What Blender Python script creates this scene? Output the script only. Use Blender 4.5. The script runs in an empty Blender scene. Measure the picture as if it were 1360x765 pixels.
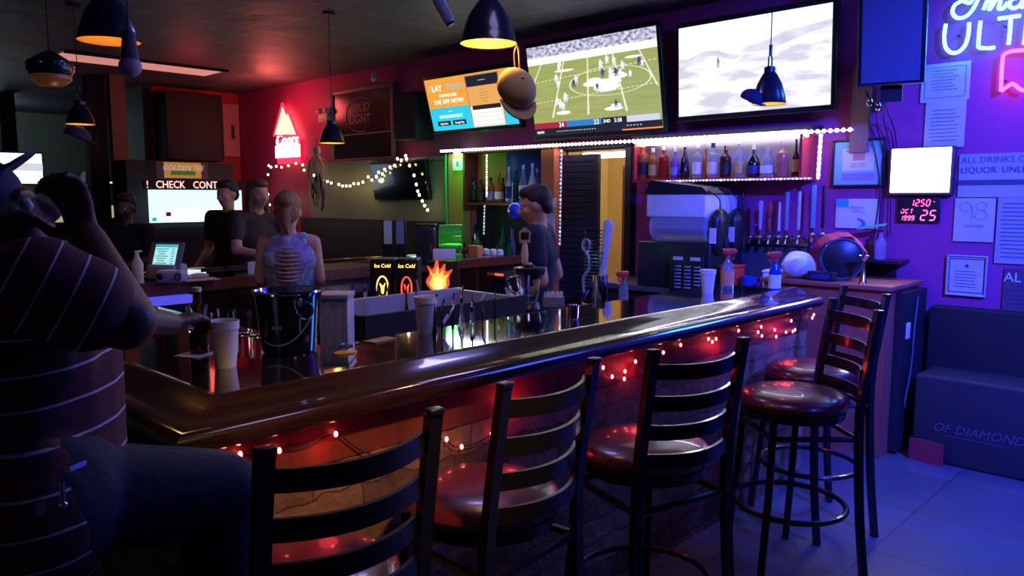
import bpy, bmesh, math, random
from math import sin, cos, pi, radians, atan, atan2, sqrt
from mathutils import Vector, Matrix, Euler
random.seed(7)
S = bpy.context.scene
COL = S.collection
# ---------------------------------------------------------------- camera
F = 1040.0; PITCH = atan(120/F); HEAD = radians(44.1); CZ = 1.6
cd = bpy.data.cameras.new('camera'); cam = bpy.data.objects.new('camera', cd); COL.objects.link(cam)
cd.sensor_width = 36; cd.lens = 36*F/1360; cd.clip_start = .05; cd.clip_end = 60
cam.location = (0, 0, CZ); cam.rotation_euler = (pi/2-PITCH, 0, HEAD-pi/2)
S.camera = cam
S.view_settings.view_transform = 'Standard'; S.view_settings.look = 'None'
S.view_settings.exposure = 0.0; S.view_settings.gamma = 1; S.view_settings.use_curve_mapping = False
W = bpy.data.worlds.new('world'); S.world = W; W.use_nodes = True
W.node_tree.nodes['Background'].inputs[0].default_value = (.10, .06, .22, 1)
W.node_tree.nodes['Background'].inputs[1].default_value = .06

def lamp(name, kind, loc, power, color, size=.1, target=None, size_y=None, spot=None, blend=.5, spread=None):
    l = bpy.data.lights.new(name, kind); l.energy = power; l.color = color
    o = bpy.data.objects.new(name, l); COL.objects.link(o); o.location = loc
    if kind == 'AREA':
        l.size = size
        if size_y: l.shape = 'RECTANGLE'; l.size_y = size_y
        if spread: l.spread = spread
    elif kind in ('POINT', 'SPOT'): l.shadow_soft_size = size
    if spot: l.spot_size = spot; l.spot_blend = blend
    if target is not None:
        o.rotation_euler = (Vector(target)-Vector(loc)).to_track_quat('-Z', 'Y').to_euler()
    return o
# bar lighting: stage blue flood, glow of signs and strips, added unseen fills
lamp('blue_flood_light', 'SPOT', (2.4, -1.0, 2.95), 2600, (.035, .06, 1), .12, (5.4, .9, 1.0), spot=radians(78), blend=.9)
lamp('blue_neon_glow', 'POINT', (5.2, 1.3, 2.55), 9, (.03, .16, 1), .12)
lamp('pink_neon_glow', 'POINT', (5.3, 1.1, 2.25), .8, (1, .02, .25), .08)
lamp('blue_floor_light', 'SPOT', (4.3, .3, 2.98), 75, (.03, .06, 1), .1, (4.1, .5, 0), spot=radians(120), blend=.9)
lamp('violet_fill', 'AREA', (1.9, 1.3, 3.05), 9, (.42, .36, .9), .6, (2.6, 1.4, 0))  # added overhead fill, brightens the cups on the bar
lamp('overhead_fill', 'AREA', (3.0, 3.2, 3.05), 16, (.35, .32, 1), .5, (3.4, 3.6, 0))  # unseen fill, strengthened to brighten the woman's top
lamp('under_shelf_light', 'AREA', (5.40, 3.1, 2.055), 7, (.72, .62, 1), .04, (5.3, 3.1, 0), size_y=1.5)
lamp('led_wall_wash', 'AREA', (5.42, 4.2, 2.065), 9, (.75, .65, 1), 4.0, (5.42, 4.2, 0), size_y=.03)
bpy.data.objects['led_wall_wash'].rotation_euler = (0, 0, pi/2)
bpy.data.objects['under_shelf_light'].rotation_euler = (0, 0, 0)
lamp('neon_glow_light', 'AREA', (5.45, 1.15, 2.45), 26, (.02, .25, 1), .7, (4.0, 1.2, 2.2), size_y=.5)
lamp('red_neon_light', 'POINT', (5.1, 9.2, 2.78), 16, (1, .12, .10), .15)
lamp('red_corner_light', 'POINT', (4.0, 8.9, 2.7), 3.5, (1, .05, .05), .15)
lamp('far_room_light', 'POINT', (3.2, 14.5, 2.7), 16, (.45, .65, .75), .3)
lamp('kitchen_light', 'POINT', (6.6, 4.2, 2.5), 22, (1, .85, .5), .2)
lamp('green_spot_light', 'POINT', (5.25, 5.95, 1.93), 3.0, (.05, 1, .12), .05)
lamp('warm_stone_fill', 'SPOT', (1.25, .35, 2.5), 150, (1, .55, .15), .08, (1.2, 1.88, .7), spot=radians(31), blend=.6)  # added narrow spot where no pendant hangs, warms the stone front
lamp('blue_rail_fill', 'AREA', (4.3, .4, 3.0), 40, (.04, .10, 1), .9, (3.1, 1.9, 1.0))  # added area fill, spills blue over the bar for the rail to mirror

# ---------------------------------------------------------------- geometry helpers
_fw = Vector((cos(PITCH)*cos(HEAD), cos(PITCH)*sin(HEAD), -sin(PITCH)))
_rt = Vector((sin(HEAD), -cos(HEAD), 0)); _up = _rt.cross(_fw)
def ray(x, y): return _fw+_rt*((x-680)/F)+_up*((382.5-y)/F)
CAM = Vector((0, 0, CZ))
def onX(x, y, X): r = ray(x, y); return CAM+r*(X/r.x)
def onY(x, y, Y): r = ray(x, y); return CAM+r*(Y/r.y)
def onZ(x, y, z): r = ray(x, y); return CAM+r*((z-CZ)/r.z)
def onD(x, y, d): return CAM+ray(x, y)*d
def proj(P):
    q = Vector(P)-CAM; z = q.dot(_fw); return (680+F*q.dot(_rt)/z, 382.5-F*q.dot(_up)/z)

MATS = {}
def pm(name, c, rough=.5, metal=0, emit=0, ecol=None, trans=0, var=.12, scale=30, coat=0, bump=0, ior=1.45, alpha=1, spec=.5):
    """principled material with a noise-driven tint so every surface is procedural"""
    if name in MATS: return MATS[name]
    m = bpy.data.materials.new(name); m.use_nodes = True; t = m.node_tree; n = t.nodes; b = n['Principled BSDF']
    b.inputs['Roughness'].default_value = rough; b.inputs['Metallic'].default_value = metal
    b.inputs['Transmission Weight'].default_value = trans; b.inputs['Coat Weight'].default_value = coat
    b.inputs['IOR'].default_value = ior; b.inputs['Coat Roughness'].default_value = .04
    b.inputs['Specular IOR Level'].default_value = spec
    tc = n.new('ShaderNodeTexCoord'); no = n.new('ShaderNodeTexNoise'); no.inputs['Scale'].default_value = scale; no.inputs['Detail'].default_value = 4
    t.links.new(tc.outputs['Object'], no.inputs['Vector'])
    mx = n.new('ShaderNodeMix'); mx.data_type = 'RGBA'
    mx.inputs[6].default_value = (*[v*(1-var) for v in c], 1); mx.inputs[7].default_value = (*[min(1, v*(1+var)) for v in c], 1)
    t.links.new(no.outputs['Fac'], mx.inputs[0]); t.links.new(mx.outputs[2], b.inputs['Base Color'])
    if emit:
        b.inputs['Emission Color'].default_value = (*(ecol or c), 1); b.inputs['Emission Strength'].default_value = emit
    if bump:
        bp = n.new('ShaderNodeBump'); bp.inputs['Strength'].default_value = bump; bp.inputs['Distance'].default_value = .01
        t.links.new(no.outputs['Fac'], bp.inputs['Height']); t.links.new(bp.outputs['Normal'], b.inputs['Normal'])
    MATS[name] = m; return m
def em(name, c, s): return pm(name, tuple(v*.3 for v in c), .5, emit=s, ecol=c, var=.03)

def wood(name, c1, c2, rough=.4, scale=6, stretch=(1, 12, 12), coat=0):
    if name in MATS: return MATS[name]
    m = pm(name, c1, rough, coat=coat); t = m.node_tree; n = t.nodes
    tc = n['Texture Coordinate']; mp = n.new('ShaderNodeMapping'); mp.inputs['Scale'].default_value = stretch
    t.links.new(tc.outputs['Object'], mp.inputs['Vector'])
    w = n.new('ShaderNodeTexNoise'); w.inputs['Scale'].default_value = scale; w.inputs['Detail'].default_value = 8; w.inputs['Distortion'].default_value = .8
    t.links.new(mp.outputs[0], w.inputs['Vector'])
    cr = n.new('ShaderNodeValToRGB'); cr.color_ramp.elements[0].position = .35; cr.color_ramp.elements[0].color = (*c1, 1)
    cr.color_ramp.elements[1].position = .65; cr.color_ramp.elements[1].color = (*c2, 1)
    t.links.new(w.outputs['Fac'], cr.inputs[0]); t.links.new(cr.outputs[0], n['Principled BSDF'].inputs['Base Color'])
    return m

class B:
    """mesh builder: collects shapes, links them as ONE mesh object"""
    def __init__(s, mat=None): s.v = []; s.f = []; s.fm = []; s.mats = []; s.M = Matrix(); s.mi = 0
    def m(s, mat):
        if mat not in s.mats: s.mats.append(mat)
        s.mi = s.mats.index(mat); return s
    def add(s, vs, fs):
        o = len(s.v); s.v += [s.M @ Vector(p) for p in vs]
        s.f += [tuple(i+o for i in f) for f in fs]; s.fm += [s.mi]*len(fs); return s
    def box(s, c, d, rz=0, bv=0):
        x, y, z = [k/2 for k in d]; c = Vector(c); R = Matrix.Rotation(rz, 3, 'Z')
        if bv <= 0:
            vs = [c+R@Vector((a*x, b*y, e*z)) for a in (-1, 1) for b in (-1, 1) for e in (-1, 1)]
            return s.add(vs, [(0, 1, 3, 2), (4, 6, 7, 5), (0, 4, 5, 1), (2, 3, 7, 6), (0, 2, 6, 4), (1, 5, 7, 3)])
        bm = bmesh.new(); bmesh.ops.create_cube(bm, size=1)
        for v in bm.verts: v.co = Vector((v.co.x*2*x, v.co.y*2*y, v.co.z*2*z))
        bmesh.ops.bevel(bm, geom=bm.edges[:], offset=min(bv, .45*min(d)), segments=3, affect='EDGES', profile=.5)
        bm.verts.index_update(); vs = [c+R@v.co for v in bm.verts]; fs = [tuple(v.index for v in f.verts) for f in bm.faces]
        bm.free(); return s.add(vs, fs)
    def quad(s, *p): return s.add(p, [tuple(range(len(p)))])
    def prism(s, pts, z0, z1):
        n = len(pts); a = sum(pts[i][0]*pts[(i+1) % n][1]-pts[(i+1) % n][0]*pts[i][1] for i in range(n))
        if a < 0: pts = pts[::-1]
        vs = [(x, y, z0) for x, y in pts]+[(x, y, z1) for x, y in pts]
        return s.add(vs, [tuple(range(n))[::-1], tuple(range(n, 2*n))]+[(i, (i+1) % n, n+(i+1) % n, n+i) for i in range(n)])
    def lathe(s, pr, c=(0, 0, 0), seg=20, sx=1, sy=1, closed=True):
        vs = []; c = Vector(c)
        for r, z in pr:
            for k in range(seg):
                a = 2*pi*k/seg; vs.append(c+Vector((r*cos(a)*sx, r*sin(a)*sy, z)))
        fs = []
        for i in range(len(pr)-1):
            for k in range(seg):
                k2 = (k+1) % seg; fs.append((i*seg+k, i*seg+k2, (i+1)*seg+k2, (i+1)*seg+k))
        if closed:
            fs.append(tuple(range(seg))[::-1]); fs.append(tuple((len(pr)-1)*seg+k for k in range(seg)))
        return s.add(vs, fs)
    def cyl(s, c, r, h, seg=20, r2=None): return s.lathe([(r, 0), (r if r2 is None else r2, h)], c, seg)
    def sph(s, c, r, seg=14, rings=9, R=None):
        if not hasattr(r, '__len__'): r = (r, r, r)
        c = Vector(c); R = R or Matrix.Identity(3); vs = [c+R@Vector((0, 0, -r[2]))]
        for i in range(1, rings):
            a = -pi/2+pi*i/rings
            for k in range(seg):
                b = 2*pi*k/seg; vs.append(c+R@Vector((r[0]*cos(a)*cos(b), r[1]*cos(a)*sin(b), r[2]*sin(a))))
        vs.append(c+R@Vector((0, 0, r[2]))); L = len(vs)-1
        fs = [(0, 1+(k+1) % seg, 1+k) for k in range(seg)]
        for i in range(rings-2):
            for k in range(seg):
                a = 1+i*seg; fs.append((a+k, a+(k+1) % seg, a+seg+(k+1) % seg, a+seg+k))
        a = 1+(rings-2)*seg; fs += [(a+k, a+(k+1) % seg, L) for k in range(seg)]
        return s.add(vs, fs)
    def tube(s, pts, r, seg=8, closed=False):
        pts = [Vector(p) for p in pts]; n = len(pts); rs = r if hasattr(r, '__len__') else [r]*n
        vs = []; ref = None
        for i, p in enumerate(pts):
            if closed: t = pts[(i+1) % n]-pts[i-1]
            else: t = pts[min(i+1, n-1)]-pts[max(i-1, 0)]
            t.normalize()
            if ref is None: ref = t.orthogonal().normalized()
            u = (ref-t*ref.dot(t)).normalized(); ref = u; w = t.cross(u)
            for k in range(seg):
                a = 2*pi*k/seg; vs.append(p+(u*cos(a)+w*sin(a))*rs[i])
        fs = []
        for i in range(n if closed else n-1):
            j = (i+1) % n
            for k in range(seg):
                k2 = (k+1) % seg; fs.append((i*seg+k, i*seg+k2, j*seg+k2, j*seg+k))
        if not closed: fs.append(tuple(range(seg))[::-1]); fs.append(tuple((n-1)*seg+k for k in range(seg)))
        return s.add(vs, fs)
    def cap(s, a, b, ra, rb, seg=12, flat=None):
        """tapered capsule; flat=(axis vector, factor) squashes the section"""
        a = Vector(a); b = Vector(b); d = b-a; L = d.length; d = d.normalized() if L > 1e-6 else Vector((0, 0, 1))
        if flat: w = Vector(flat[0]); w = (w-d*w.dot(d)).normalized(); fk = flat[1]
        else: w = d.orthogonal().normalized(); fk = 1
        u = d.cross(w); st = []
        for i in range(1, 5): t = -pi/2+i*pi/8; st.append((a+d*ra*sin(t), ra*cos(t)))
        for i in range(0, 4): t = i*pi/8; st.append((b+d*rb*sin(t), rb*cos(t)))
        vs = [a-d*ra]
        for c, r in st:
            for k in range(seg): q = 2*pi*k/seg; vs.append(c+(w*cos(q)*fk+u*sin(q))*r)
        vs.append(b+d*rb); L = len(vs)-1; n = len(st)
        fs = [(0, 1+(k+1) % seg, 1+k) for k in range(seg)]
        for i in range(n-1):
            for k in range(seg):
                o = 1+i*seg; fs.append((o+k, o+(k+1) % seg, o+seg+(k+1) % seg, o+seg+k))
        o = 1+(n-1)*seg; fs += [(o+k, o+(k+1) % seg, L) for k in range(seg)]
        return s.add(vs, fs)
    def text(s, string, size, at=(0, 0, 0), align='CENTER', ext=.0008, shear=0, sx=1):
        cu = bpy.data.curves.new('t', 'FONT'); cu.body = string; cu.size = size; cu.align_x = align; cu.extrude = ext; cu.shear = shear; cu.resolution_u = 2
        o = bpy.data.objects.new('t', cu); COL.objects.link(o); bpy.context.view_layer.update()
        me = bpy.data.meshes.new_from_object(o.evaluated_get(bpy.context.evaluated_depsgraph_get()))
        s.add([(v.co.x*sx+at[0], v.co.y+at[1], v.co.z+at[2]) for v in me.vertices], [tuple(p.vertices) for p in me.polygons])
        bpy.data.objects.remove(o); bpy.data.curves.remove(cu); bpy.data.meshes.remove(me); return s
    def mesh(s, name, smooth=True, mods=None, fix=True):
        me = bpy.data.meshes.new(name); me.from_pydata([tuple(v) for v in s.v], [], s.f)
        for m in s.mats: me.materials.append(m)
        me.polygons.foreach_set('material_index', s.fm)
        if mods:
            o = bpy.data.objects.new('t', me); COL.objects.link(o)
            for ty, kw in mods:
                md = o.modifiers.new(ty, ty)
                for k, v in kw.items(): setattr(md, k, v)
            bpy.context.view_layer.update()
            m2 = bpy.data.meshes.new_from_object(o.evaluated_get(bpy.context.evaluated_depsgraph_get())); m2.name = name
            bpy.data.objects.remove(o); bpy.data.meshes.remove(me); me = m2
        if smooth:
            me.polygons.foreach_set('use_smooth', [True]*len(me.polygons)); me.set_sharp_from_angle(angle=radians(38))
        me.update(); return me
    def build(s, name, parent=None, smooth=True, mods=None):
        o = bpy.data.objects.new(name, s.mesh(name, smooth, mods)); COL.objects.link(o)
        if parent: o.parent = parent
        return o
def bb(mat): return B().m(mat)
def tag(o, label, cat, group=None, kind=None):
    if label: o['label'] = label
    if cat: o['category'] = cat
    if group: o['group'] = group
    if kind: o['kind'] = kind
    return o
def thing(name, label, cat, loc=(0, 0, 0), rot=(0, 0, 0), group=None):
    o = bpy.data.objects.new(name, None); COL.objects.link(o); o.empty_display_size = .05
    o.location = loc; o.rotation_euler = rot; return tag(o, label, cat, group)
def struct(name, b, smooth=False, label=None): 
    o = b.build(name, None, smooth); o['kind'] = 'structure'
    if label: o['label'] = label
    return o
def dup(root, loc, rot=None, label=None, scale=None):
    def cp(o, par):
        c = o.copy(); COL.objects.link(c)
        if par: c.parent = par
        for ch in [k for k in bpy.data.objects if k.parent == o]: cp(ch, c)
        return c
    r = cp(root, None); r.location = loc
    if rot is not None: r.rotation_euler = rot
    if scale: r.scale = scale
    if label: r['label'] = label
    return r
# frame facing the viewer: local x = right, y = up, z = towards the viewer
def facing(az, tilt=0):
    """az = heading of the outward normal (radians); tilt = top leans forward"""
    M = Matrix.Rotation(az+pi/2, 4, 'Z') @ Matrix.Rotation(pi/2+tilt, 4, 'X')
    return M.to_euler()
WALLROT = facing(pi)          # hung on the back wall, facing -X
def spline(pts, n=6, closed=False):
    P = [Vector(p) for p in pts]; out = []; N = len(P)
    for i in range(N if closed else N-1):
        g = (lambda k: P[k % N]) if closed else (lambda k: P[max(0, min(N-1, k))])
        a, b, c, d = g(i-1), g(i), g(i+1), g(i+2)
        for j in range(n):
            t = j/n; out.append(.5*((2*b)+(c-a)*t+(2*a-5*b+4*c-d)*t*t+(3*b-a-3*c+d)*t**3))
    if not closed: out.append(P[-1])
    return out

# ---------------------------------------------------------------- materials
blackm = pm('black_metal', (.012, .012, .016), .32, metal=.3, coat=.3)
blackp = pm('black_plastic', (.015, .015, .018), .35)
mattb = pm('matte_black', (.012, .011, .014), .7)
steel = pm('stainless_steel', (.55, .56, .6), .22, metal=1)
chrome = pm('chrome', (.75, .75, .78), .08, metal=1)
white = pm('white_plastic', (.75, .75, .76), .4)
paper = pm('white_paper', (.72, .72, .72), .7, scale=8)
foam = pm('styrofoam', (.82, .80, .76), .75, scale=160, bump=.15)
redp = pm('red_plastic', (.7, .04, .03), .35)
gold = pm('brass', (.8, .5, .15), .2, metal=1)
cream = pm('cream_plastic', (.7, .66, .5), .5)
darkwood = wood('dark_bar_wood', (.014, .006, .004), (.034, .012, .007), .16, 5, (1, 10, 10), coat=.8)
redwood = wood('red_brown_wood', (.14, .028, .018), (.20, .045, .026), .45, 4, (8, 8, 1))
glass = pm('clear_glass', (.95, .96, .97), .03, trans=1, ior=1.3, var=.01)
LINE = pm('printed_line', (.05, .05, .07), .7)

# ---------------------------------------------------------------- the room
def floor_mat():
    m = pm('floor_tiles', (.16, .16, .17), .38); t = m.node_tree; n = t.nodes
    br = n.new('ShaderNodeTexBrick'); br.offset = 0; br.inputs['Scale'].default_value = 1; br.inputs['Brick Width'].default_value = .6; br.inputs['Row Height'].default_value = .6
    br.inputs['Mortar Size'].default_value = .006; br.inputs['Color1'].default_value = (.15, .15, .17, 1); br.inputs['Color2'].default_value = (.12, .12, .14, 1); br.inputs['Mortar'].default_value = (.08, .08, .09, 1)
    t.links.new(n['Texture Coordinate'].outputs['Object'], br.inputs['Vector'])
    no = n['Noise Texture']; no.inputs['Scale'].default_value = 3
    mx = n.new('ShaderNodeMix'); mx.data_type = 'RGBA'; mx.blend_type = 'MULTIPLY'; mx.inputs[0].default_value = .5
    t.links.new(br.outputs['Color'], mx.inputs[6]); t.links.new(no.outputs['Color'], mx.inputs[7]); t.links.new(mx.outputs[2], n['Principled BSDF'].inputs['Base Color'])
    return m
def ceil_mat():
    m = pm('ceiling_tiles', (.22, .2, .22), .55); t = m.node_tree; n = t.nodes
    br = n.new('ShaderNodeTexBrick'); br.offset = 0; br.inputs['Scale'].default_value = 1; br.inputs['Brick Width'].default_value = 1.22; br.inputs['Row Height'].default_value = .61
    br.inputs['Mortar Size'].default_value = .012; br.inputs['Color1'].default_value = (.105, .085, .135, 1); br.inputs['Color2'].default_value = (.08, .065, .105, 1); br.inputs['Mortar'].default_value = (.16, .15, .16, 1)
    t.links.new(n['Texture Coordinate'].outputs['Object'], br.inputs['Vector']); t.links.new(br.outputs['Color'], n['Principled BSDF'].inputs['Base Color'])
    no = n['Noise Texture']; no.inputs['Scale'].default_value = 2.2
    bp = n.new('ShaderNodeBump'); bp.inputs['Strength'].default_value = .6; bp.inputs['Distance'].default_value = .05
    t.links.new(no.outputs['Fac'], bp.inputs['Height']); t.links.new(bp.outputs['Normal'], n['Principled BSDF'].inputs['Normal'])
    return m
redwall = pm('red_wall_paint', (.36, .045, .20), .55, scale=4, var=.15)
orangew = pm('orange_wall_paint', (.62, .17, .05), .6, scale=5)
greyw = pm('grey_green_wall_paint', (.26, .29, .22), .7, scale=3)
darkw = pm('dark_wall_paint', (.03, .026, .032), .6)
struct('floor', bb(floor_mat()).quad((-2.5, -4, 0), (9, -4, 0), (9, 19, 0), (-2.5, 19, 0)))
struct('ceiling', bb(ceil_mat()).quad((-2.5, -4, 3.1), (-2.5, 19, 3.1), (9, 19, 3.1), (9, -4, 3.1)))
# back wall (X = 5.6) with the kitchen doorway Y 4.0..4.78
b = bb(redwall)
WZ = 3.1
b.box((5.66, 0, WZ/2), (.12, 7.96, WZ))                       # right of the doorway
b.box((5.66, 4.39, (2.02+WZ)/2), (.12, .82, WZ-2.02))
b.box((5.66, 7.9, WZ/2), (.12, 6.2, WZ))
struct('wall_back', b)
struct('wall_partition', bb(pm('bright_red_paint', (.5, .03, .035), .6, scale=4)).box((4.98, 11.06, WZ/2), (1.24, .12, WZ)).m(darkw).box((4.3, 11.6, WZ/2), (.12, 1.2, WZ)))
struct('wall_far', bb(greyw).box((1.5, 16.06, WZ/2), (9.5, .12, WZ)))
struct('wall_side', bb(greyw).box((-2.56, 7.5, WZ/2), (.12, 23, WZ)))
struct('wall_kitchen', bb(pm('kitchen_wall', (.8, .66, .36), .6)).box((7.3, 4.3, 1.3), (.1, 2.4, 2.6)).box((6.5, 5.55, 1.3), (1.6, .1, 2.6)).box((6.5, 3.05, 1.3), (1.6, .1, 2.6)).box((6.5, 4.3, 2.66), (1.7, 2.5, .08)))
# grey recess panel and black dado of the long wall on the left
struct('trim_1', bb(greyw).box((5.585, 7.62, 1.67), (.03, 2.95, .66)).m(darkw).box((5.58, 7.7, .72), (.04, 3.2, 1.23)).m(pm('shelf_trim', (.2, .18, .2), .4)).box((5.56, 7.6, 2.02), (.08, 3.1, .04)), label='grey recessed wall strip above a black dado behind the far bar')
# door frame and dark louvred door
b = bb(mattb)
for y in (3.97, 4.81): b.box((5.59, y, 1.02), (.16, .06, 2.04))
b.box((5.59, 4.39, 2.06), (.16, .9, .06)); df = struct('door_1', b, label='black frame of the kitchen doorway')
b = bb(pm('black_louvre', (.02, .02, .028), .4))
b.box((5.5, 4.74, 1.0), (.04, .05, 1.96)).box((5.5, 4.29, 1.0), (.04, .05, 1.96)).box((5.5, 4.51, 1.95), (.04, .4, .06)).box((5.5, 4.51, .08), (.04, .4, .12))
for i in range(34): b.box((5.5, 4.51, .17+i*.0525), (.03, .4, .047))
b.box((5.515, 4.51, 1.0), (.008, .42, 1.9))  # added dark sheet, keeps kitchen light out of the slat gaps
o = b.build('louvre', df); o['label'] = 'black louvred door leaf'

# ---------------------------------------------------------------- the bar counter
def stone_mat():
    m = pm('stacked_stone', (.3, .2, .12), .75); t = m.node_tree; n = t.nodes
    mp = n.new('ShaderNodeMapping'); mp.inputs['Rotation'].default_value = (pi/2, 0, 0); t.links.new(n['Texture Coordinate'].outputs['Object'], mp.inputs['Vector'])
    no = n['Noise Texture']; no.inputs['Scale'].default_value = 9
    mm = n.new('ShaderNodeMix'); mm.data_type = 'VECTOR'; mm.inputs[0].default_value = .07; t.links.new(mp.outputs[0], mm.inputs[4]); t.links.new(no.outputs['Color'], mm.inputs[5])
    br = n.new('ShaderNodeTexBrick'); br.inputs['Scale'].default_value = 1; br.inputs['Brick Width'].default_value = .34; br.inputs['Row Height'].default_value = .085; br.inputs['Mortar Size'].default_value = .003; br.squash = 1.6; br.squash_frequency = 3; br.offset = .37
    br.inputs['Color1'].default_value = (.42, .24, .13, 1); br.inputs['Color2'].default_value = (.2, .10, .06, 1); br.inputs['Mortar'].default_value = (.12, .06, .035, 1)
    t.links.new(mm.outputs[1], br.inputs['Vector'])
    n2 = n.new('ShaderNodeTexNoise'); n2.inputs['Scale'].default_value = 14; n2.inputs['Detail'].default_value = 8; t.links.new(n['Texture Coordinate'].outputs['Object'], n2.inputs['Vector'])
    mx = n.new('ShaderNodeMix'); mx.data_type = 'RGBA'; mx.blend_type = 'MULTIPLY'; mx.inputs[0].default_value = .75
    t.links.new(br.outputs['Color'], mx.inputs[6]); t.links.new(n2.outputs['Fac'], mx.inputs[7]); t.links.new(mx.outputs[2], n['Principled BSDF'].inputs['Base Color'])
    mt = n.new('ShaderNodeMath'); mt.operation = 'SUBTRACT'; t.links.new(n2.outputs['Fac'], mt.inputs[0]); t.links.new(br.outputs['Fac'], mt.inputs[1])
    bp = n.new('ShaderNodeBump'); bp.inputs['Strength'].default_value = .9; bp.inputs['Distance'].default_value = .015
    t.links.new(mt.outputs[0], bp.inputs['Height']); t.links.new(bp.outputs['Normal'], n['Principled BSDF'].inputs['Normal'])
    return m
topm = pm('lacquered_bar_top', (.010, .008, .010), .06, coat=1, scale=3, spec=.9)
bar = thing('bar_counter', 'long U-shaped glossy dark bar counter with rounded wood arm rail and stone front', 'bar counter', (0, 0, 0))
b = bb(topm); T0, T1 = 1.03, 1.07
b.prism([(.92, 1.96), (4.36, 1.96), (4.36, 2.42), (1.52, 2.42), (1.52, 5.02), (5.54, 5.02), (5.54, 5.66), (.92, 5.66)], T0, T1); b.build('countertop', bar)
prof = [(.21, 1.03), (.21, 1.072), (.20, 1.080), (.188, 1.086), (.172, 1.088), (.155, 1.084), (.125, 1.070), (.09, 1.056), (.065, 1.050), (.045, 1.050), (.025, 1.047), (.010, 1.039), (.002, 1.026), (0, 1.012), (.004, .998), (.016, .99), (.21, .99)]
b = bb(darkwood); path = [(4.36, 1.78, 0, 1), (.72, 1.78, 1, 1), (.72, 5.82, 1, -1), (5.54, 5.82, 0, -1)]
vs = [(x+dx*d, y+dy*d, z) for x, y, dx, dy in path for d, z in prof]; n = len(prof)
fs = [(i*n+k, i*n+(k+1) % n, (i+1)*n+(k+1) % n, (i+1)*n+k) for i in range(3) for k in range(n)]+[tuple(range(n)), tuple(range(3*n, 4*n))[::-1]]
b.add(vs, fs)
b.build('arm_rail', bar)
bb(redwood).box((2.57, 1.88, .925), (3.52, .05, .13)).build('upper_panel', bar)['label'] = 'red brown panel under the rail'
bb(redwood).box((.85, 3.8, .90), (.05, 3.8, .18)).build('upper_panel', bar)
bb(stone_mat()).box((2.57, 1.92, .43), (3.52, .12, .86)).build('stone_front', bar)
bb(stone_mat()).box((.88, 3.84, .405), (.12, 3.7, .81)).build('stone_front', bar)
bb(darkwood).box((4.29, 2.19, .5), (.08, .42, 1.0)).build('end_panel', bar)
for c_, d_ in (((3.5, 5.05, .5), (4.0, .05, 1.0)), ((1.49, 3.75, .5), (.05, 2.5, 1.0)), ((2.9, 2.4, .5), (2.6, .03, 1.0))): bb(darkwood).box(c_, d_).build('inner_panel', bar)
b = bb(redwood); b.box((3.5, 5.008, 1.03), (4.06, .02, .075)); b.build('inner_edge', bar)['label'] = 'red brown wood edge of the far counter'
bb(em('violet_shelf_glow', (.1, .08, .8), .9)).box((1.95, 4.98, .955), (.42, .08, .05)).build('glowing_ledge', bar)['label'] = 'violet lit ledge'
# service ledge with rubber mat
tag(bb(mattb).box((2.72, 2.57, 1.0), (1.36, .27, .03), bv=.004).m(blackp).box((2.72, 2.57, .5), (1.3, .2, .97)).build('service_ledge'), 'low black service ledge along the inside of the long bar', 'ledge')
b = bb(pm('green_rubber', (.02, .05, .03), .5)); b.box((2.12, 2.50, 1.019), (.4, .1, .006))
for i in range(20):
    for k in range(5): b.cyl((1.93+i*.02, 2.46+k*.02, 1.022), .006, .007, 6)
tag(b.build('bar_mat'), 'ribbed rubber bar mat on the service ledge near the ice bin', 'bar mat')

# red fairy lights under the rail
RB = em('red_bulb', (1, .12, .12), 10)
t = thing('fairy_light_string', 'string of red fairy lights stapled under the arm rail of the bar', 'string lights', (0, 0, 0))
pts = [(300,610),(318,603),(370,598),(445,576),(505,607),(523,610),(560,600),(577,575),(592,583),(612,593),(652,576),(683,538),(692,542),(700,535),(800,488),(812,500),(828,503),(829,493),(843,480),(868,493),(880,468),(903,458),(940,450),(945,454),(950,450),(980,439),(1006,441),(1010,434),(1011,446),(1028,438),(1030,447),(1043,441),(1052,440),(1055,438),(1050,426),(1080,418),(1098,416),(1078,422)]
P3 = [onY(x, y, 1.845) for x, y in pts]; wp = []
for i, q in enumerate(P3):
    wp.append(q)
    if i+1 < len(P3): wp.append((q+P3[i+1])/2+Vector((0, .0, -.012)))
bb(pm('green_wire', (.01, .02, .012), .5)).tube(spline([(p.x, min(p.y, 1.852), p.z) for p in wp], 3), .0022, 5).build('wire', t)
bulb = bb(RB).sph((0, 0, 0), (.0062, .0062, .009), 8, 6).mesh('bulb')
for q in P3:
    o = bpy.data.objects.new('bulb', bulb); COL.objects.link(o); o.parent = t; o.location = (q.x, q.y-.004, q.z)
for i, (x, p) in enumerate(((1.15, 1.4), (1.9, 1.6), (2.6, 1.6), (3.3, 1.8), (3.95, 1.6))):
    lamp('fairy_glow', 'POINT', (x, 1.81, .90), p*(.10 if x < 1.5 else .22), (1, .04, .07), .03)
lamp('fairy_glow', 'POINT', (.85, 1.80, .9), .15, (1, .04, .07), .03)

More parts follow.
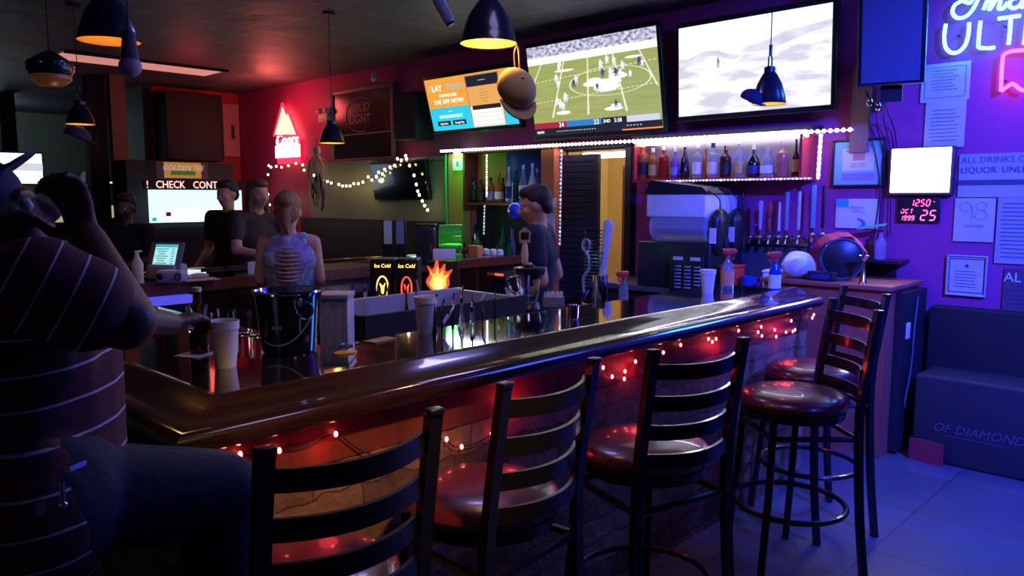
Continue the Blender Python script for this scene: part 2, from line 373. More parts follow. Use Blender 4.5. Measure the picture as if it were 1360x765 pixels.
# ---------------------------------------------------------------- bar stools
vinyl = pm('oxblood_vinyl', (.10, .012, .018), .30, coat=.35, scale=20, bump=.05)
def make_stool():
    t = thing('bar_stool', '', 'bar stool', (0, 0, 0), group='bar stools along the bar front')
    # local: faces +Y, back on -Y side; origin on the floor
    H = 1.145
    for sx in (-1, 1):
        pts = [(sx*.215, -.235, 0), (sx*.205, -.205, .3), (sx*.195, -.19, .62), (sx*.19, -.195, .8), (sx*.19, -.215, .95), (sx*.19, -.245, H)]
        b = bb(blackm); P = spline(pts, 4); 
        for i in range(len(P)-1):
            a, c = P[i], P[i+1]; w, d = .017, .012
            b.add([a+Vector((x, y, 0)) for x, y in ((-w, -d), (w, -d), (w, d), (-w, d))]+[c+Vector((x, y, 0)) for x, y in ((-w, -d), (w, -d), (w, d), (-w, d))], [(0, 3, 2, 1), (4, 5, 6, 7), (0, 1, 5, 4), (1, 2, 6, 5), (2, 3, 7, 6), (3, 0, 4, 7)])
        b.box((sx*.19, -.247, H+.006), (.038, .03, .014), bv=.004)
        b.build('back_post', t)
        bb(blackm).tube([(sx*.20, .20, 0), (sx*.175, .165, .4), (sx*.16, .15, .72)], .016, 10).build('leg', t)
    for z, dy in ((1.085, 0), (.985, .0), (.89, 0), (.8, 0)):
        b = bb(blackm); n = 12; vs = []; hh = .023
        y0 = -.245+(H-z)*.14 if z > .9 else -.205
        for i in range(n+1):
            u = -1+2*i/n; x = u*.178; y = y0-.055*(1-u*u)+.01; zz = z-.004*(1-u*u)
            vs += [(x, y-.006, zz-hh), (x, y+.006, zz-hh), (x, y+.006, zz+hh), (x, y-.006, zz+hh)]
        fs = [(i*4+k, i*4+(k+1) % 4, i*4+4+(k+1) % 4, i*4+4+k) for i in range(n) for k in range(4)]
        b.add(vs, fs+[(3, 2, 1, 0), (4*n, 4*n+1, 4*n+2, 4*n+3)]).build('back_slat', t)
    pr = [(.0, .725), (.20, .725), (.216, .735), (.223, .755), (.216, .772), (.19, .787), (.12, .796), (.0001, .799)]
    bb(vinyl).lathe(pr, (0, 0, 0), 32, closed=False).build('seat_cushion', t)
    bb(blackm).lathe([(.10, .68), (.205, .692), (.21, .724), (.0001, .725)], (0, 0, 0), 28, closed=False).build('seat_base', t)
    ring = [(.235*cos(2*pi*k/36), .0+.225*sin(2*pi*k/36), .30) for k in range(36)]
    b = bb(blackm).tube(ring, .012, 8, closed=True); b.build('foot_ring', t)
    b = bb(blackm); b.tube([(-.165, .155, .63), (.165, .155, .63)], .012).tube([(-.19, -.19, .63), (.19, -.19, .63)], .012).tube([(-.19, -.19, .63), (-.165, .155, .63)], .012).tube([(.19, -.19, .63), (.165, .155, .63)], .012); b.build('seat_frame', t)
    return t
st = make_stool()
sl = ['black ladder-back bar stool nearest the camera, half hidden by the bottom edge',
      'ladder-back bar stool with dark red seat, second one from the seated man',
      'ladder-back bar stool in the middle of the row, red and blue sheen on its seat',
      'ladder-back bar stool turned sideways near the end of the bar, whole foot ring in view',
      'ladder-back bar stool farthest along the bar, mostly behind another stool']
sp = [(.87, 1.50, -3), (1.49, 1.56, 4), (2.16, 1.47, -14), (3.16, 1.40, 48), (3.72, 1.56, 50)]
st['label'] = sl[0]
for i, (x, y, r) in enumerate(sp):
    o = st if i == 0 else dup(st, (0, 0, 0), label=sl[i])
    o.location = (x, y, 0); o.rotation_euler = (0, 0, radians(r))

# ---------------------------------------------------------------- televisions
bezel = pm('tv_bezel', (.012, .012, .016), .25)
def tv(name, label, bl, br, tl, X=5.4, tilt=0, az=pi, asp=None, cat='television', paint=None, bz=.03, H=None):
    A, C = onX(*bl, X), onX(*br, X); w = abs(A.y-C.y); zb = (A.z+C.z)/2
    if H is None:
        H = min((k*.005 for k in range(40, 220)), key=lambda h: abs(proj((X-h*sin(tilt), A.y, zb+h*cos(tilt)))[1]-tl[1]))
    t = thing(name, label, cat, (X, (A.y+C.y)/2, zb), facing(az, tilt))
    bb(bezel).box((0, H/2, -.03), (w+2*bz, H+2*bz+.02, .05), bv=.006).build('casing', t)
    Lm = (5.6-X)+H/2*sin(tilt)-.05; bb(mattb).box((0, H/2, -.05-Lm/2), (.2, .16, Lm)).build('wall_mount', t)
    b = B(); paint(b, w, H); b.build('screen', t, smooth=False)
    return t, w, H
def R(b, mat, x0, y0, x1, y1, z): b.m(mat).quad((x0, y0, z), (x1, y0, z), (x1, y1, z), (x0, y1, z))
def screen_noise(name, stops, sx, sy, strength, detail=6, z=0):
    m = pm(name, (.1, .1, .1), .3); t = m.node_tree; n = t.nodes
    mp = n.new('ShaderNodeMapping'); mp.inputs['Scale'].default_value = (sx, sy, 1); mp.inputs['Location'].default_value = (z, z*.7, 0); t.links.new(n['Texture Coordinate'].outputs['Object'], mp.inputs['Vector'])
    no = n['Noise Texture']; no.inputs['Scale'].default_value = 1; no.inputs['Detail'].default_value = detail; t.links.new(mp.outputs[0], no.inputs['Vector'])
    cr = n.new('ShaderNodeValToRGB'); e = cr.color_ramp.elements
    e[0].position = stops[0][0]; e[0].color = (*stops[0][1], 1); e[1].position = stops[-1][0]; e[1].color = (*stops[-1][1], 1)
    for p, c in stops[1:-1]: k = e.new(p); k.color = (*c, 1)
    t.links.new(no.outputs['Fac'], cr.inputs[0]); t.links.new(cr.outputs[0], n['Principled BSDF'].inputs['Emission Color']); n['Principled BSDF'].inputs['Emission Strength'].default_value = strength
    return m
SW = em('screen_white', (1, 1, 1), 1.25); SB = em('screen_dark', (.02, .02, .04), .8)
def football(b, w, h):
    hw = w/2
    field = screen_noise('screen_turf', [(.3, (.34, .38, .10)), (.7, (.42, .46, .15))], 3, 30, 1.0)
    crowd = screen_noise('screen_crowd', [(.35, (.12, .14, .35)), (.48, (.5, .45, .6)), (.62, (.8, .8, .95))], 26, 40, 1.0)
    R(b, field, -hw, 0, hw, h, .001); R(b, crowd, -hw, h*.86, hw, h, .002)
    R(b, SW, -hw, h*.80, hw, h*.875, .003)
    line = em('screen_line', (.85, .9, .62), 1.0)
    b.m(line)
    for i in range(7):                                   # yard lines fan out towards the near side
        xt = -hw*1.15+i*w*.19; xb = xt*1.55-.06*w+.04
        def cl(x): return max(-hw, min(hw, x))
        ya, yb = h*.20, h*.80
        for k in range(8):
            u0, u1 = k/8, (k+1)/8; xa = xb+(xt-xb)*u0; xc = xb+(xt-xb)*u1
            if abs(xa) < hw*.985 and abs(xc) < hw*.985:
                y0, y1 = ya+(yb-ya)*u0, ya+(yb-ya)*u1; d = .006+.004*(1-u0); b.quad((xa-d, y0, .0025), (xa+d, y0, .0025), (xc+d, y1, .0025), (xc-d, y1, .0025))
    for y in (.37, .60): 
        for k in range(30): R(b, line, -hw+k*w/30, h*y+k*.0022, -hw+(k+.6)*w/30, h*y+.006+k*.0022, .0027)
    # centre circle and bright logo in it
    n = 40
    for k in range(n):
        a0, a1 = 2*pi*k/n, 2*pi*(k+1)/n; cx, cy = .14*w, h*.53
        p = [(cx+r*.31*w*cos(a), cy+r*.15*h*sin(a), .003) for r, a in ((1, a0), (1, a1), (.965, a1), (.965, a0))]; b.m(line).quad(*p)
    b.m(SW)
    for cx, cy, rx, ry in ((.09, .52, .15, .035), (.12, .47, .10, .045), (.03, .55, .06, .03), (.21, .57, .07, .03), (.16, .24, .07, .02), (.18, .27, .04, .02), (-.24, .245, .06, .02), (.33, .74, .06, .012), (-.2, .70, .08, .012)):
        b.add([(cx*w+rx*w*cos(2*pi*k/16), cy*h+ry*h*sin(2*pi*k/16), .0033) for k in range(16)], [tuple(range(16))])
    dk = em('screen_player_dark', (.07, .10, .28), .8); lt = em('screen_player_light', (.8, .85, .95), 1.1)
    random.seed(3)
    for cx, cy, m_, sc in ((-.13, .54, dk, 1), (-.11, .58, lt, 1), (-.23, .78, lt, 1), (-.24, .73, lt, 1), (-.27, .62, lt, 1), (-.26, .56, lt, .9), (-.21, .40, lt, 1.2), (-.28, .37, lt, 1), (-.255, .33, lt, 1.1), (-.235, .31, lt, 1), (.09, .7, lt, 1.1), (.14, .74, lt, 1), (.19, .72, lt, 1), (.25, .66, lt, 1), (.20, .60, dk, 1), (.16, .60, lt, 1.2), (.10, .61, dk, 1), (.23, .58, lt, 1), (.37, .68, dk, 1), (.39, .66, lt, .8), (.18, .28, dk, .9), (.05, .48, dk, .8), (.3, .57, lt, .8)):
        x, y = cx*w, cy*h; s = .022*sc
        for dx, dy, rx, ry in ((0, s*1.5, .45*s, .45*s), (0, s*.6, .8*s, .9*s), (-.45*s, -.6*s, .3*s, .8*s), (.5*s, -.5*s, .3*s, .8*s), (.8*s, .8*s, .6*s, .22*s)):
            b.m(m_).add([(x+dx+rx*cos(2*pi*k/8), y+dy+ry*sin(2*pi*k/8), .0038) for k in range(8)], [tuple(range(8))])
    # score bar
    R(b, SB, -hw, 0, hw, h*.085, .004); R(b, em('screen_red', (.45, .02, .05), 1), -hw, h*.085, -hw*.44, h*.15, .004)
    R(b, em('screen_blue', (.03, .22, .65), 1), -hw*.44, h*.085, hw*.12, h*.15, .004); R(b, SB, hw*.12, h*.085, hw*.5, h*.15, .004)
    R(b, em('screen_pale', (.6, .6, .7), 1.1), hw*.5, h*.085, hw*.97, h*.15, .004)
    R(b, em('screen_orange', (1, .25, .06), 1), hw*.42, 0, hw, h*.015, .005)
    b.m(SW).text('24', h*.075, (-hw*.53, h*.09, .005)).text('23', h*.075, (hw*.04, h*.09, .005)).text('2ND', h*.05, (hw*.2, h*.098, .005)).text('5:38', h*.06, (hw*.37, h*.095, .005))
    b.text('NEWS', h*.04, (-hw*.9, h*.03, .005)).text('- - - - - - - - - - - - - - - -', h*.06, (-hw*.3, h*.03, .005)).text('- - - - -', h*.07, (hw*.6, h*.035, .005))
def dunes(b, w, h):
    hw = w/2
    R(b, em('screen_sky', (.86, .93, 1.0), 1.35), -hw, 0, hw, h, .001)
    far_ = screen_noise('screen_far_dune', [(.35, (.62, .62, .72)), (.7, (.9, .9, .97))], 6, 16, 1.05)
    near = screen_noise('screen_near_dune', [(.40, (.62, .60, .66)), (.50, (.86, .86, .94)), (.64, (1, 1, 1))], 3.2, 12, 1.15, 9, 3.3)
    def hill(m_, pts, z, low=0):
        b.m(m_)
        for (x0, y0), (x1, y1) in zip(pts, pts[1:]): b.quad((-hw+x0*w, low*h, z), (-hw+x1*w, low*h, z), (-hw+x1*w, y1*h, z), (-hw+x0*w, y0*h, z))
    hill(far_, [(0, .66), (.06, .64), (.12, .67), (.2, .71), (.28, .70), (.33, .66), (.42, .62), (.48, .70), (.56, .72), (.63, .74), (.72, .80), (.82, .81), (.92, .83), (1, .85)], .002)
    hill(near, [(0, .55), (.1, .58), (.18, .62), (.26, .64), (.33, .60), (.4, .57), (.45, .62), (.52, .63), (.6, .62), (.7, .66), (.8, .71), (.9, .75), (1, .77)], .003)
    f = em('screen_figure', (.35, .30, .28), .9); x, y = -hw+.285*w, h*.52
    for dx, dy, rx, ry in ((0, .062, .006, .008), (0, .04, .009, .02), (-.005, .008, .004, .022), (.006, .008, .004, .022), (.011, .035, .003, .015)):
        b.m(f).add([(x+dx+rx*cos(2*pi*k/8), y+dy+ry*sin(2*pi*k/8), .004) for k in range(8)], [tuple(range(8))])
def trivia(b, w, h):
    hw = w/2
    R(b, em('screen_amber', (1.0, .40, .05), .95), -hw, h*.44, hw, h, .001); R(b, em('screen_cyan', (.03, .62, .85), 1.0), -hw, 0, hw, h*.44, .001)
    px0, px1 = -hw+.50*w, -hw+.86*w
    R(b, em('screen_phone', (.35, .3, .3), .8), px0-.012, -.0+.004, px1+.012, h*.97, .002)
    R(b, SB, px0, h*.76, px1, h*.955, .003); R(b, em('screen_tan', (.95, .45, .12), .9), px0, h*.40, px1, h*.76, .003); R(b, em('screen_peach', (1, .75, .6), 1), px0, .006, px1, h*.40, .003)
    R(b, SB, px0+.03, h*.33, px1-.02, h*.41, .004)
    for k in range(4): R(b, SW, px0+.02, h*(.05+.075*k), px1-.02, h*(.10+.075*k), .004)
    b.m(em('screen_blue_text', (.25, .6, .8), .9)).text('PLAY', h*.17, (-hw+.12*w, h*.76, .003)); b.m(SW).text('LAY', h*.17, (-hw+.142*w, h*.762, .0045)); b.m(em('screen_blue_text', (.25, .6, .8), .9)).text('TRIVIA', h*.17, (-hw+.355*w, h*.76, .003))
    b.m(SW).text('DOWNLOAD', h*.085, (-hw+.26*w, h*.64, .003)).text('THE APP NOW!', h*.125, (-hw+.255*w, h*.51, .003)).text('ENTERTAINMENT', h*.085, (-hw+.25*w, h*.235, .003)).text('-----', h*.07, (-hw+.25*w, h*.34, .003))
    for x in (.15, .34): R(b, SB, -hw+x*w-.08*w, h*.09, -hw+x*w+.08*w, h*.18, .003)
    b.m(SW).text('App Store', h*.055, (-hw+.15*w, h*.115, .004)).text('Google Play', h*.055, (-hw+.34*w, h*.115, .004)).text('------------', h*.05, (px0/2+px1/2, h*.85, .005))
    for k, s in enumerate(('-----', '- --- -- ---', '-- ---- -- --', '--- --- -----', '------')): b.m(SB).text(s, h*.06, (px0/2+px1/2, h*(.68-.055*k), .005))
tv('television', 'flat television showing an orange and cyan trivia advert, nearest the green light', (577,172), (690,167), (565,110), 5.42, radians(15), paint=trivia, bz=.03, H=.52)
tv('television', 'flat television showing a football game on a green field', (712,182), (881,169), (698,65), 5.4, radians(10), paint=football)
tv('television', 'largest flat television, showing a bright desert landscape with a small figure', (902,155), (1103,139), (896,38), 5.4, radians(3), paint=dunes)
def off(b, w, h): R(b, pm('dark_screen', (.004, .005, .012), .12, coat=.6), -w/2, 0, w/2, h, .001)
tv('television', 'switched-off flat television on the grey wall framed by warm string lights', (498,262), (568,262), (492,219), 5.52, radians(8), paint=off, bz=.02)
# the dark panel television at the upper right, seen obliquely
P = onX(1148, 112, 5.1); Q = onX(1217, 113, 5.1)
t = thing('television', 'dark switched-off television on a wall bracket left of the cyan neon sign', 'television', ((P.x+Q.x)/2, (P.y+Q.y)/2, P.z), facing(pi+radians(12), radians(10)))
DS = pm('matte_dark_screen', (.08, .08, .15), .5); w_ = .325; bb(bezel).box((0, .36, -.03), (w_+.05, .76, .05), bv=.006).build('casing', t); b = B(); b.m(DS).quad((-w_/2, .0, .001), (w_/2, .0, .001), (w_/2, .70, .001), (-w_/2, .70, .001)); b.build('screen', t)
bb(steel).box((0, -.014, 0), (w_+.04, .006, .01)).build('lower_trim', t)
b = bb(mattb); b.box((0, .15, -.24), (.10, .10, .38)).box((0, .05, -.10), (.12, .35, .05)); b.build('wall_bracket', t)
tag(bb(wood('pale_board', (.30, .14, .09), (.36, .18, .12), .5, 5, (6, 6, 1))).box((5.57, 2.08, 2.2), (.04, .12, .58)).build('wall_board'), 'narrow pale wooden board on the wall behind the dark television bracket', 'board')
b = bb(blackp)
for k in range(4):
    y = 1.90+.03*k; b.tube(spline([(5.30, y, 2.38), (5.42, y+.03*sin(k), 2.28), (5.36, y-.05, 2.18), (5.54, y-.04+.02*k, 2.08), (5.57, y-.06, 1.95-.1*k), (5.57, y-.12+.04*k, 1.5-.15*k)], 5), .004, 5)
b.m(chrome); b.sph((5.36, 1.95, 2.22), (.012, .02, .03)).sph((5.37, 1.90, 2.19), (.012, .02, .03))
tag(b.build('cable_bundle'), 'loose black cables hanging down from the dark television bracket', 'cables')

# ---------------------------------------------------------------- things hung on the right wall
def wall_rect(name, label, cat, px, X=5.585, parts=None, group=None, thick=.006, mat=None, frame=None, fw_=.015):
    A = onX(px[0], px[1], X); C = onX(px[2], px[3], X); w = abs(A.y-C.y); h = abs(A.z-C.z)
    t = thing(name, label, cat, (X, (A.y+C.y)/2, min(A.z, C.z)), WALLROT, group)
    if frame:
        b = bb(frame)
        for x, y, a, c in ((0, fw_/2, w, fw_), (0, h-fw_/2, w, fw_)): b.box((x, y, .006), (a, c, .025), bv=.003)
        for x in (-1, 1): b.box((x*(w/2-fw_/2), h/2, .006), (fw_, h-2*fw_, .025), bv=.003)
        b.build('frame', t)
    b = B(); b.m(mat or paper).box((0, h/2, -thick/2+.003), (w*.995, h*.995, thick)); 
    if parts: parts(b, w, h)
    b.build('sheet' if not frame else 'print', t, smooth=False)
    return t
def lines(b, w, h, n, y0, y1, x0=-.38, x1=.38, mat=LINE, z=.0065):
    random.seed(int(w*1e4)+n)
    for i in range(n):
        y = h*(y0+(y1-y0)*i/max(1, n-1)); a = x0+random.uniform(0, .06); c = x1-random.uniform(0, .15)
        R(b, mat, w*a, y, w*c, y+h*.008+.001, z)
cyanp = pm('cyan_print', (.05, .45, .6), .6); bluep = pm('blue_print', (.08, .2, .5), .6); orp = pm('orange_print', (.75, .3, .15), .6)
def cert(b, w, h):
    R(b, pm('pale_blue_mat', (.25, .55, .65), .6), -w*.45, h*.06, w*.45, h*.94, .0065); R(b, paper, -w*.3, h*.34, w*.3, h*.80, .007); R(b, orp, -w*.1, h*.55, w*.13, h*.68, .0075); R(b, pm('dull_mauve', (.35, .25, .35), .6), -w*.3, h*.13, w*.32, h*.29, .007)
    b.m(LINE).text('NATIONAL BOWL', h*.06, (0, h*.73, .0075)); lines(b, w, h, 2, .42, .47, -.15, .22, z=.0075)
wall_rect('framed_certificate', 'black-framed award certificate with pale blue mat beside the lit shelf', 'picture frame', (1107, 186, 1174, 248), frame=blackp, parts=cert, fw_=.016)
def leaflet(b, w, h):
    R(b, cyanp, -w*.5, h*.72, -w*.2, h*.995, .0065); b.m(bluep)
    for i in range(10):
        a0, a1 = -.9+i*.2, -.9+(i+1)*.2; b.quad(*[(-w*.1+r*w*.32*cos(a)-.0, h*.16+r*h*.22*sin(a), .0067) for r, a in ((1, a0), (1, a1), (.72, a1), (.72, a0))])
    b.m(cyanp).text('Clean Beer', h*.10, (0, h*.68, .0065)); lines(b, w, h, 2, .55, .6, -.15, .2)
wall_rect('leaflet', 'white and cyan leaflet with a blue swoosh below the framed certificate', 'paper sheet', (1111, 264, 1166, 304), parts=leaflet)
def docframe(b, w, h):
    for x0, y0, x1, y1 in ((-.42, .10, .42, .11), (-.42, .89, .42, .90), (-.42, .10, -.41, .90), (.41, .10, .42, .90)): R(b, LINE, w*x0, h*y0, w*x1, h*y1, .0065)
    lines(b, w, h, 7, .3, .8, -.3, .3); 
bluepaper = pm('glossy_paper', (.55, .55, .62), .35, scale=6)
wall_rect('licence_sheet', 'landscape licence sheet with printed border pinned under the cyan neon letters', 'paper sheet', (1225, 87, 1287, 132), parts=docframe, mat=bluepaper)
wall_rect('notice_sheet', 'plain portrait sheet pinned just below the licence sheet', 'paper sheet', (1230, 136, 1280, 195), mat=bluepaper, parts=lambda b, w, h: lines(b, w, h, 9, .15, .8))
def drinks(b, w, h):
    pale = pm('placard_band', (.35, .35, .42), .6)
    R(b, pale, -w/2, h*.66, w/2, h*.99, .0065)
    ink = pm('placard_ink', (.07, .07, .12), .6); R(b, ink, -w/2, h*.28, w/2, h*.40, .0065)
    b.m(ink).text('ALL DRINKS CONTAIN', h*.20, (-w*.48, h*.79, .007), 'LEFT').text('LIQUOR. UNLESS SPECIFIED', h*.20, (-w*.48, h*.56, .007), 'LEFT')
A = onX(1278, 205, 5.585); wall_rect('placard', 'wide printed placard reading ALL DRINKS CONTAIN LIQUOR at the right edge', 'sign', (1275, 205, 1412, 262), parts=drinks, mat=pm('placard_grey', (.42, .42, .5), .6))
def n98(b, w, h):
    b.m(pm('pencil', (.25, .25, .33), .6)); 
    def ring(cx, cy, rx, ry): b.tube([(cx+rx*cos(2*pi*k/24), cy+ry*sin(2*pi*k/24), .007) for k in range(24)], .0016, 4, closed=True)
    ring(-w*.22, h*.80, w*.15, h*.10); b.tube(spline([(-w*.07, h*.82, .007), (-w*.05, h*.68, .007), (-w*.06, h*.52, .007)]), .0016, 4)
    ring(w*.16, h*.82, w*.13, h*.09); ring(w*.16, h*.62, w*.15, h*.11)
    b.text('OF MEMBERS', h*.07, (0, h*.34, .007), shear=.3)
wall_rect('handwritten_note', 'paper sheet with a big hand-drawn 98 on it', 'paper sheet', (1269, 263, 1319, 322), parts=n98, mat=bluepaper)
wall_rect('poster', 'tall pale poster at the right edge beside the handwritten note', 'poster', (1326, 262, 1372, 352), mat=pm('poster_paper', (.38, .36, .48), .6), parts=lambda b, w, h: lines(b, w, h, 14, .1, .9, -.4, .45))
def lic(b, w, h):
    for x0, y0, x1, y1 in ((-.44, .08, .44, .10), (-.44, .90, .44, .92), (-.44, .08, -.42, .92), (.42, .08, .44, .92)): R(b, LINE, w*x0, h*y0, w*x1, h*y1, .0065)
    b.m(LINE).add([(.03*w*cos(2*pi*k/10)*(2.2 if k % 2 else 1.2), h*.74+.03*w*sin(2*pi*k/10)*(2.2 if k % 2 else 1.2), .0066) for k in range(10)], [tuple(range(10))]); lines(b, w, h, 6, .22, .6, -.33, .33)
wall_rect('framed_licence', 'small framed document with a star crest low on the blue-lit wall', 'picture frame', (1259, 338, 1309, 395), frame=pm('silver_frame', (.5, .5, .55), .4), fw_=.008, parts=lic, mat=bluepaper)
wall_rect('dark_sign', 'dark lettered sign in the lower right corner of the wall below the poster', 'sign', (1334, 356, 1400, 420), mat=pm('dark_sign_board', (.10, .05, .09), .6), parts=lambda b, w, h: (b.m(paper).text('AL B', h*.3, (-w*.2, h*.7, .007)), lines(b, w, h, 4, .2, .5)))
# luminous sign box
A = onX(1187, 198, 5.585); C = onX(1265, 258, 5.585); w = A.y-C.y; h = A.z-C.z
t = thing('light_box', 'glowing white light box sign above the red digital clock', 'lit sign', (5.585, (A.y+C.y)/2, C.z), WALLROT)
bb(pm('dark_box_frame', (.05, .03, .05), .4)).box((0, h/2, .02), (w+.02, h+.01, .05), bv=.004).build('housing', t)
bb(em('light_box_face', (1, .90, .86), 4.5)).box((0, h/2+.004, .05), (w*.96, h*.95, .012), bv=.003).build('lit_face', t)
lamp('light_box_glow', 'AREA', (5.50, (A.y+C.y)/2, C.z+h/2), 5, (1, .75, .8), w, (4, (A.y+C.y)/2, C.z+h/2), size_y=h)
# red digital clock
SEG = {'0': 'abcdef', '1': 'bc', '2': 'abged', '5': 'afgcd', '9': 'abfgcd', 'O': 'abcdef', 'C': 'afed', 'T': 'akl'}
LEDR = em('led_red', (1, .06, .22), 9)
def seg(b, ch, x, y, w, h, z=.012, th=.0045):
    P = dict(a=((0, h), (w, h)), g=((0, h/2), (w, h/2)), d=((0, 0), (w, 0)), f=((0, h/2), (0, h)), b=((w, h/2), (w, h)), e=((0, 0), (0, h/2)), c=((w, 0), (w, h/2)), k=((w/2, h/2), (w/2, h)), l=((w/2, 0), (w/2, h/2)))
    for s_ in SEG[ch]:
        (x0, y0), (x1, y1) = P[s_]; sh = .18
        p0 = Vector((x+x0+y0*sh, y+y0, z)); p1 = Vector((x+x1+y1*sh, y+y1, z)); d = (p1-p0).normalized()*th*.7
        b.tube([p0+d, p1-d], th*.5, 6)
A = onX(1193, 262, 5.585); C = onX(1248, 296, 5.585); w = A.y-C.y; h = A.z-C.z
t = thing('digital_clock', 'digital clock with red LED digits reading 1250 OCT 25 1999', 'clock', (5.585, (A.y+C.y)/2, C.z), WALLROT)
bb(blackp).box((0, h/2, .004), (w, h, .012), bv=.003).build('housing', t)
b = bb(LEDR)
for st_, x_, dx_, y_, w2, h2, th_ in (('1250', -.20, .125, .66, .075, .24, .0045), ('OCT', -.40, .105, .36, .06, .16, .0035), ('1999', -.42, .09, .09, .055, .17, .0035), ('25', .06, .2, .10, .12, .38, .006)):
    for i, c in enumerate(st_): b = bb(LEDR); seg(b, c, w*x_+i*w*dx_, h*y_, w*w2, h*h2, th=th_); b.build('digit', t)
bb(LEDR).sph((w*.36, h*.83, .012), .003, 6, 4).build('dot', t)
# neon sign
NC = em('neon_cyan', (.12, .85, 1), 7); NR = em('neon_pink', (1, .05, .22), 7)
t = thing('neon_sign', 'large cyan neon lettering sign with a pink neon ribbon at the right edge', 'neon sign', (5.55, 1.25, 2.5), WALLROT)
def nl(px): 
    q = onX(px[0], px[1], 5.55); return (1.25-q.y, q.z-2.5, .03)
def neon(name, mat, strokes, r=.011):
    b = bb(mat)
    for s_ in strokes: b.tube([Vector(p) for p in spline([nl(p) for p in s_], 6)], r, 8)
    b.build(name, t)
neon('letter', NC, [[(1258, 33), (1256, 50), (1258, 64), (1266, 71), (1276, 69), (1284, 60), (1288, 46), (1289, 31)]])
neon('letter', NC, [[(1304, 29), (1302, 47), (1301, 64)], [(1301, 64), (1312, 65), (1323, 64)]])
neon('letter', NC, [[(1327, 26), (1342, 24), (1357, 22)], [(1344, 24), (1343, 42), (1341, 60)]])
neon('letter', NC, [[(1366, 20), (1364, 40), (1362, 60)], [(1366, 20), (1380, 18), (1384, 30), (1374, 40), (1366, 42)], [(1374, 42), (1386, 60)]])
neon('script_letter', NC, [[(1280, 2), (1270, 8), (1267, 18), (1274, 25), (1286, 22), (1296, 10), (1304, -8)], [(1280, 2), (1290, 5), (1294, -2)]])
neon('script_letter', NC, [[(1308, 14), (1313, 2), (1320, -12), (1318, 4), (1316, 14), (1328, -4), (1330, 4), (1328, 12), (1334, 12), (1340, 4)]])
neon('script_letter', NC, [[(1356, -2), (1346, 0), (1342, 8), (1348, 12), (1356, 8), (1362, -2), (1358, 10), (1366, 8)]])
neon('ribbon', NR, [[(1331, 122), (1332, 95), (1334, 74)], [(1334, 74), (1345, 69), (1372, 67)], [(1331, 122), (1342, 114), (1347, 112), (1356, 119), (1362, 121)]])
for x_, y_ in ((-.25, .1), (.0, .12), (.02, -.2)): bb(blackp).cyl((x_, y_, -.03), .006, .05, 8).build('standoff', t)

# ---------------------------------------------------------------- left wall signs
t = thing('neon_sign', 'red triangular mountain neon sign with white lettered plate high on the left wall', 'neon sign', (5.56, 9.4, 2.3), WALLROT)
def nl2(x, y, z=.03): q = onX(x, y, 5.56); return (9.4-q.y, q.z-2.3, z)
redn = em('neon_red', (1, .22, .12), 6); redo = em('neon_red_edge', (1, .01, .03), 5)
b = bb(redn); pk = [(367, 180), (378, 138), (384, 152), (386, 149), (398, 180)]
b.add([nl2(*p, .02) for p in pk]+[nl2(*p, .03) for p in pk], [tuple(range(5))[::-1], tuple(range(5, 10))]+[(i, (i+1) % 5, 5+(i+1) % 5, 5+i) for i in range(5)]); b.build('mountain_panel', t)
bb(redo).tube([nl2(*p, .03) for p in pk], .02, 6, closed=True).build('mountain_outline', t)
b = bb(em('sign_plate', (1, .75, .75), 3)); A = nl2(368, 194); C = nl2(400, 208); b.box(((A[0]+C[0])/2, (A[1]+C[1])/2, .02), (C[0]-A[0], A[1]-C[1], .02)); b.build('lit_plate', t)
bb(em('sign_letters', (1, .8, .78), 4)).text('Coors', .22, nl2(383, 193), sx=1.0, ext=.008, shear=.3).build('lettering', t)
bb(redo).box(nl2(384, 201, .005), (.58, .32, .012)).build('backing', t)
# bar mirror
A = onX(441, 124, 5.56); C = onX(523, 210, 5.56); w = A.y-C.y; h = A.z-C.z
t = thing('bar_mirror', 'framed dark beer mirror hanging above the grey wall recess', 'mirror', (5.57, (A.y+C.y)/2, C.z), WALLROT)
b = bb(pm('pewter_frame', (.22, .2, .22), .4))
for y in (.0, h): b.box((0, y, .01), (w+.05, .05, .03), bv=.004)
for x in (-w/2, w/2): b.box((x, h/2, .01), (.05, h, .03), bv=.004)
b.build('frame', t); bb(pm('smoked_mirror', (.06, .05, .07), .2, metal=.6)).box((0, h/2, 0), (w, h, .01)).build('glass', t)
pg = pm('pale_print', (.28, .26, .33), .5); b = bb(pg).text('BUD', .15, (0, h*.68, .007), shear=.2).text('LIGHT', .15, (-.05, h*.52, .007), shear=.2).box((0, h*.37, .006), (w*.9, .012, .003)).tube([(-.02+.30*cos(a*.2), h*.64+.2*sin(a*.2), .008) for a in range(3, 26)], .006, 5); b.build('lettering', t)
# warm string lights on that wall
WL = em('warm_bulb', (1, .80, .35), 12)
t = thing('string_lights', 'warm white string lights draped over the grey wall and the switched-off television', 'string lights')
path = [(358, 220), (357, 232), (355, 245), (353, 262), (356, 275), (360, 283), (359, 272), (357, 258), (361, 222), (368, 221), (375, 222), (384, 220), (394, 217), (403, 219), (405, 226), (412, 229), (418, 233), (430, 239), (436, 241), (441, 243), (451, 245), (456, 247), (461, 247), (466, 247), (471, 244), (477, 244), (483, 242), (490, 235), (495, 239), (501, 235), (504, 229), (509, 231), (512, 225), (519, 222), (525, 220), (529, 211), (534, 213), (540, 207), (541, 211), (545, 220), (551, 233), (554, 245), (556, 254), (558, 259), (562, 267), (565, 273), (569, 279)]
PP = [onX(x, y, 5.44) for x, y in path]
bb(pm('green_wire', (.01, .02, .012), .5)).tube(PP, .004, 4).build('wire', t)
bm_ = bb(WL).sph((0, 0, 0), (.014, .014, .016), 8, 5).mesh('bulb')
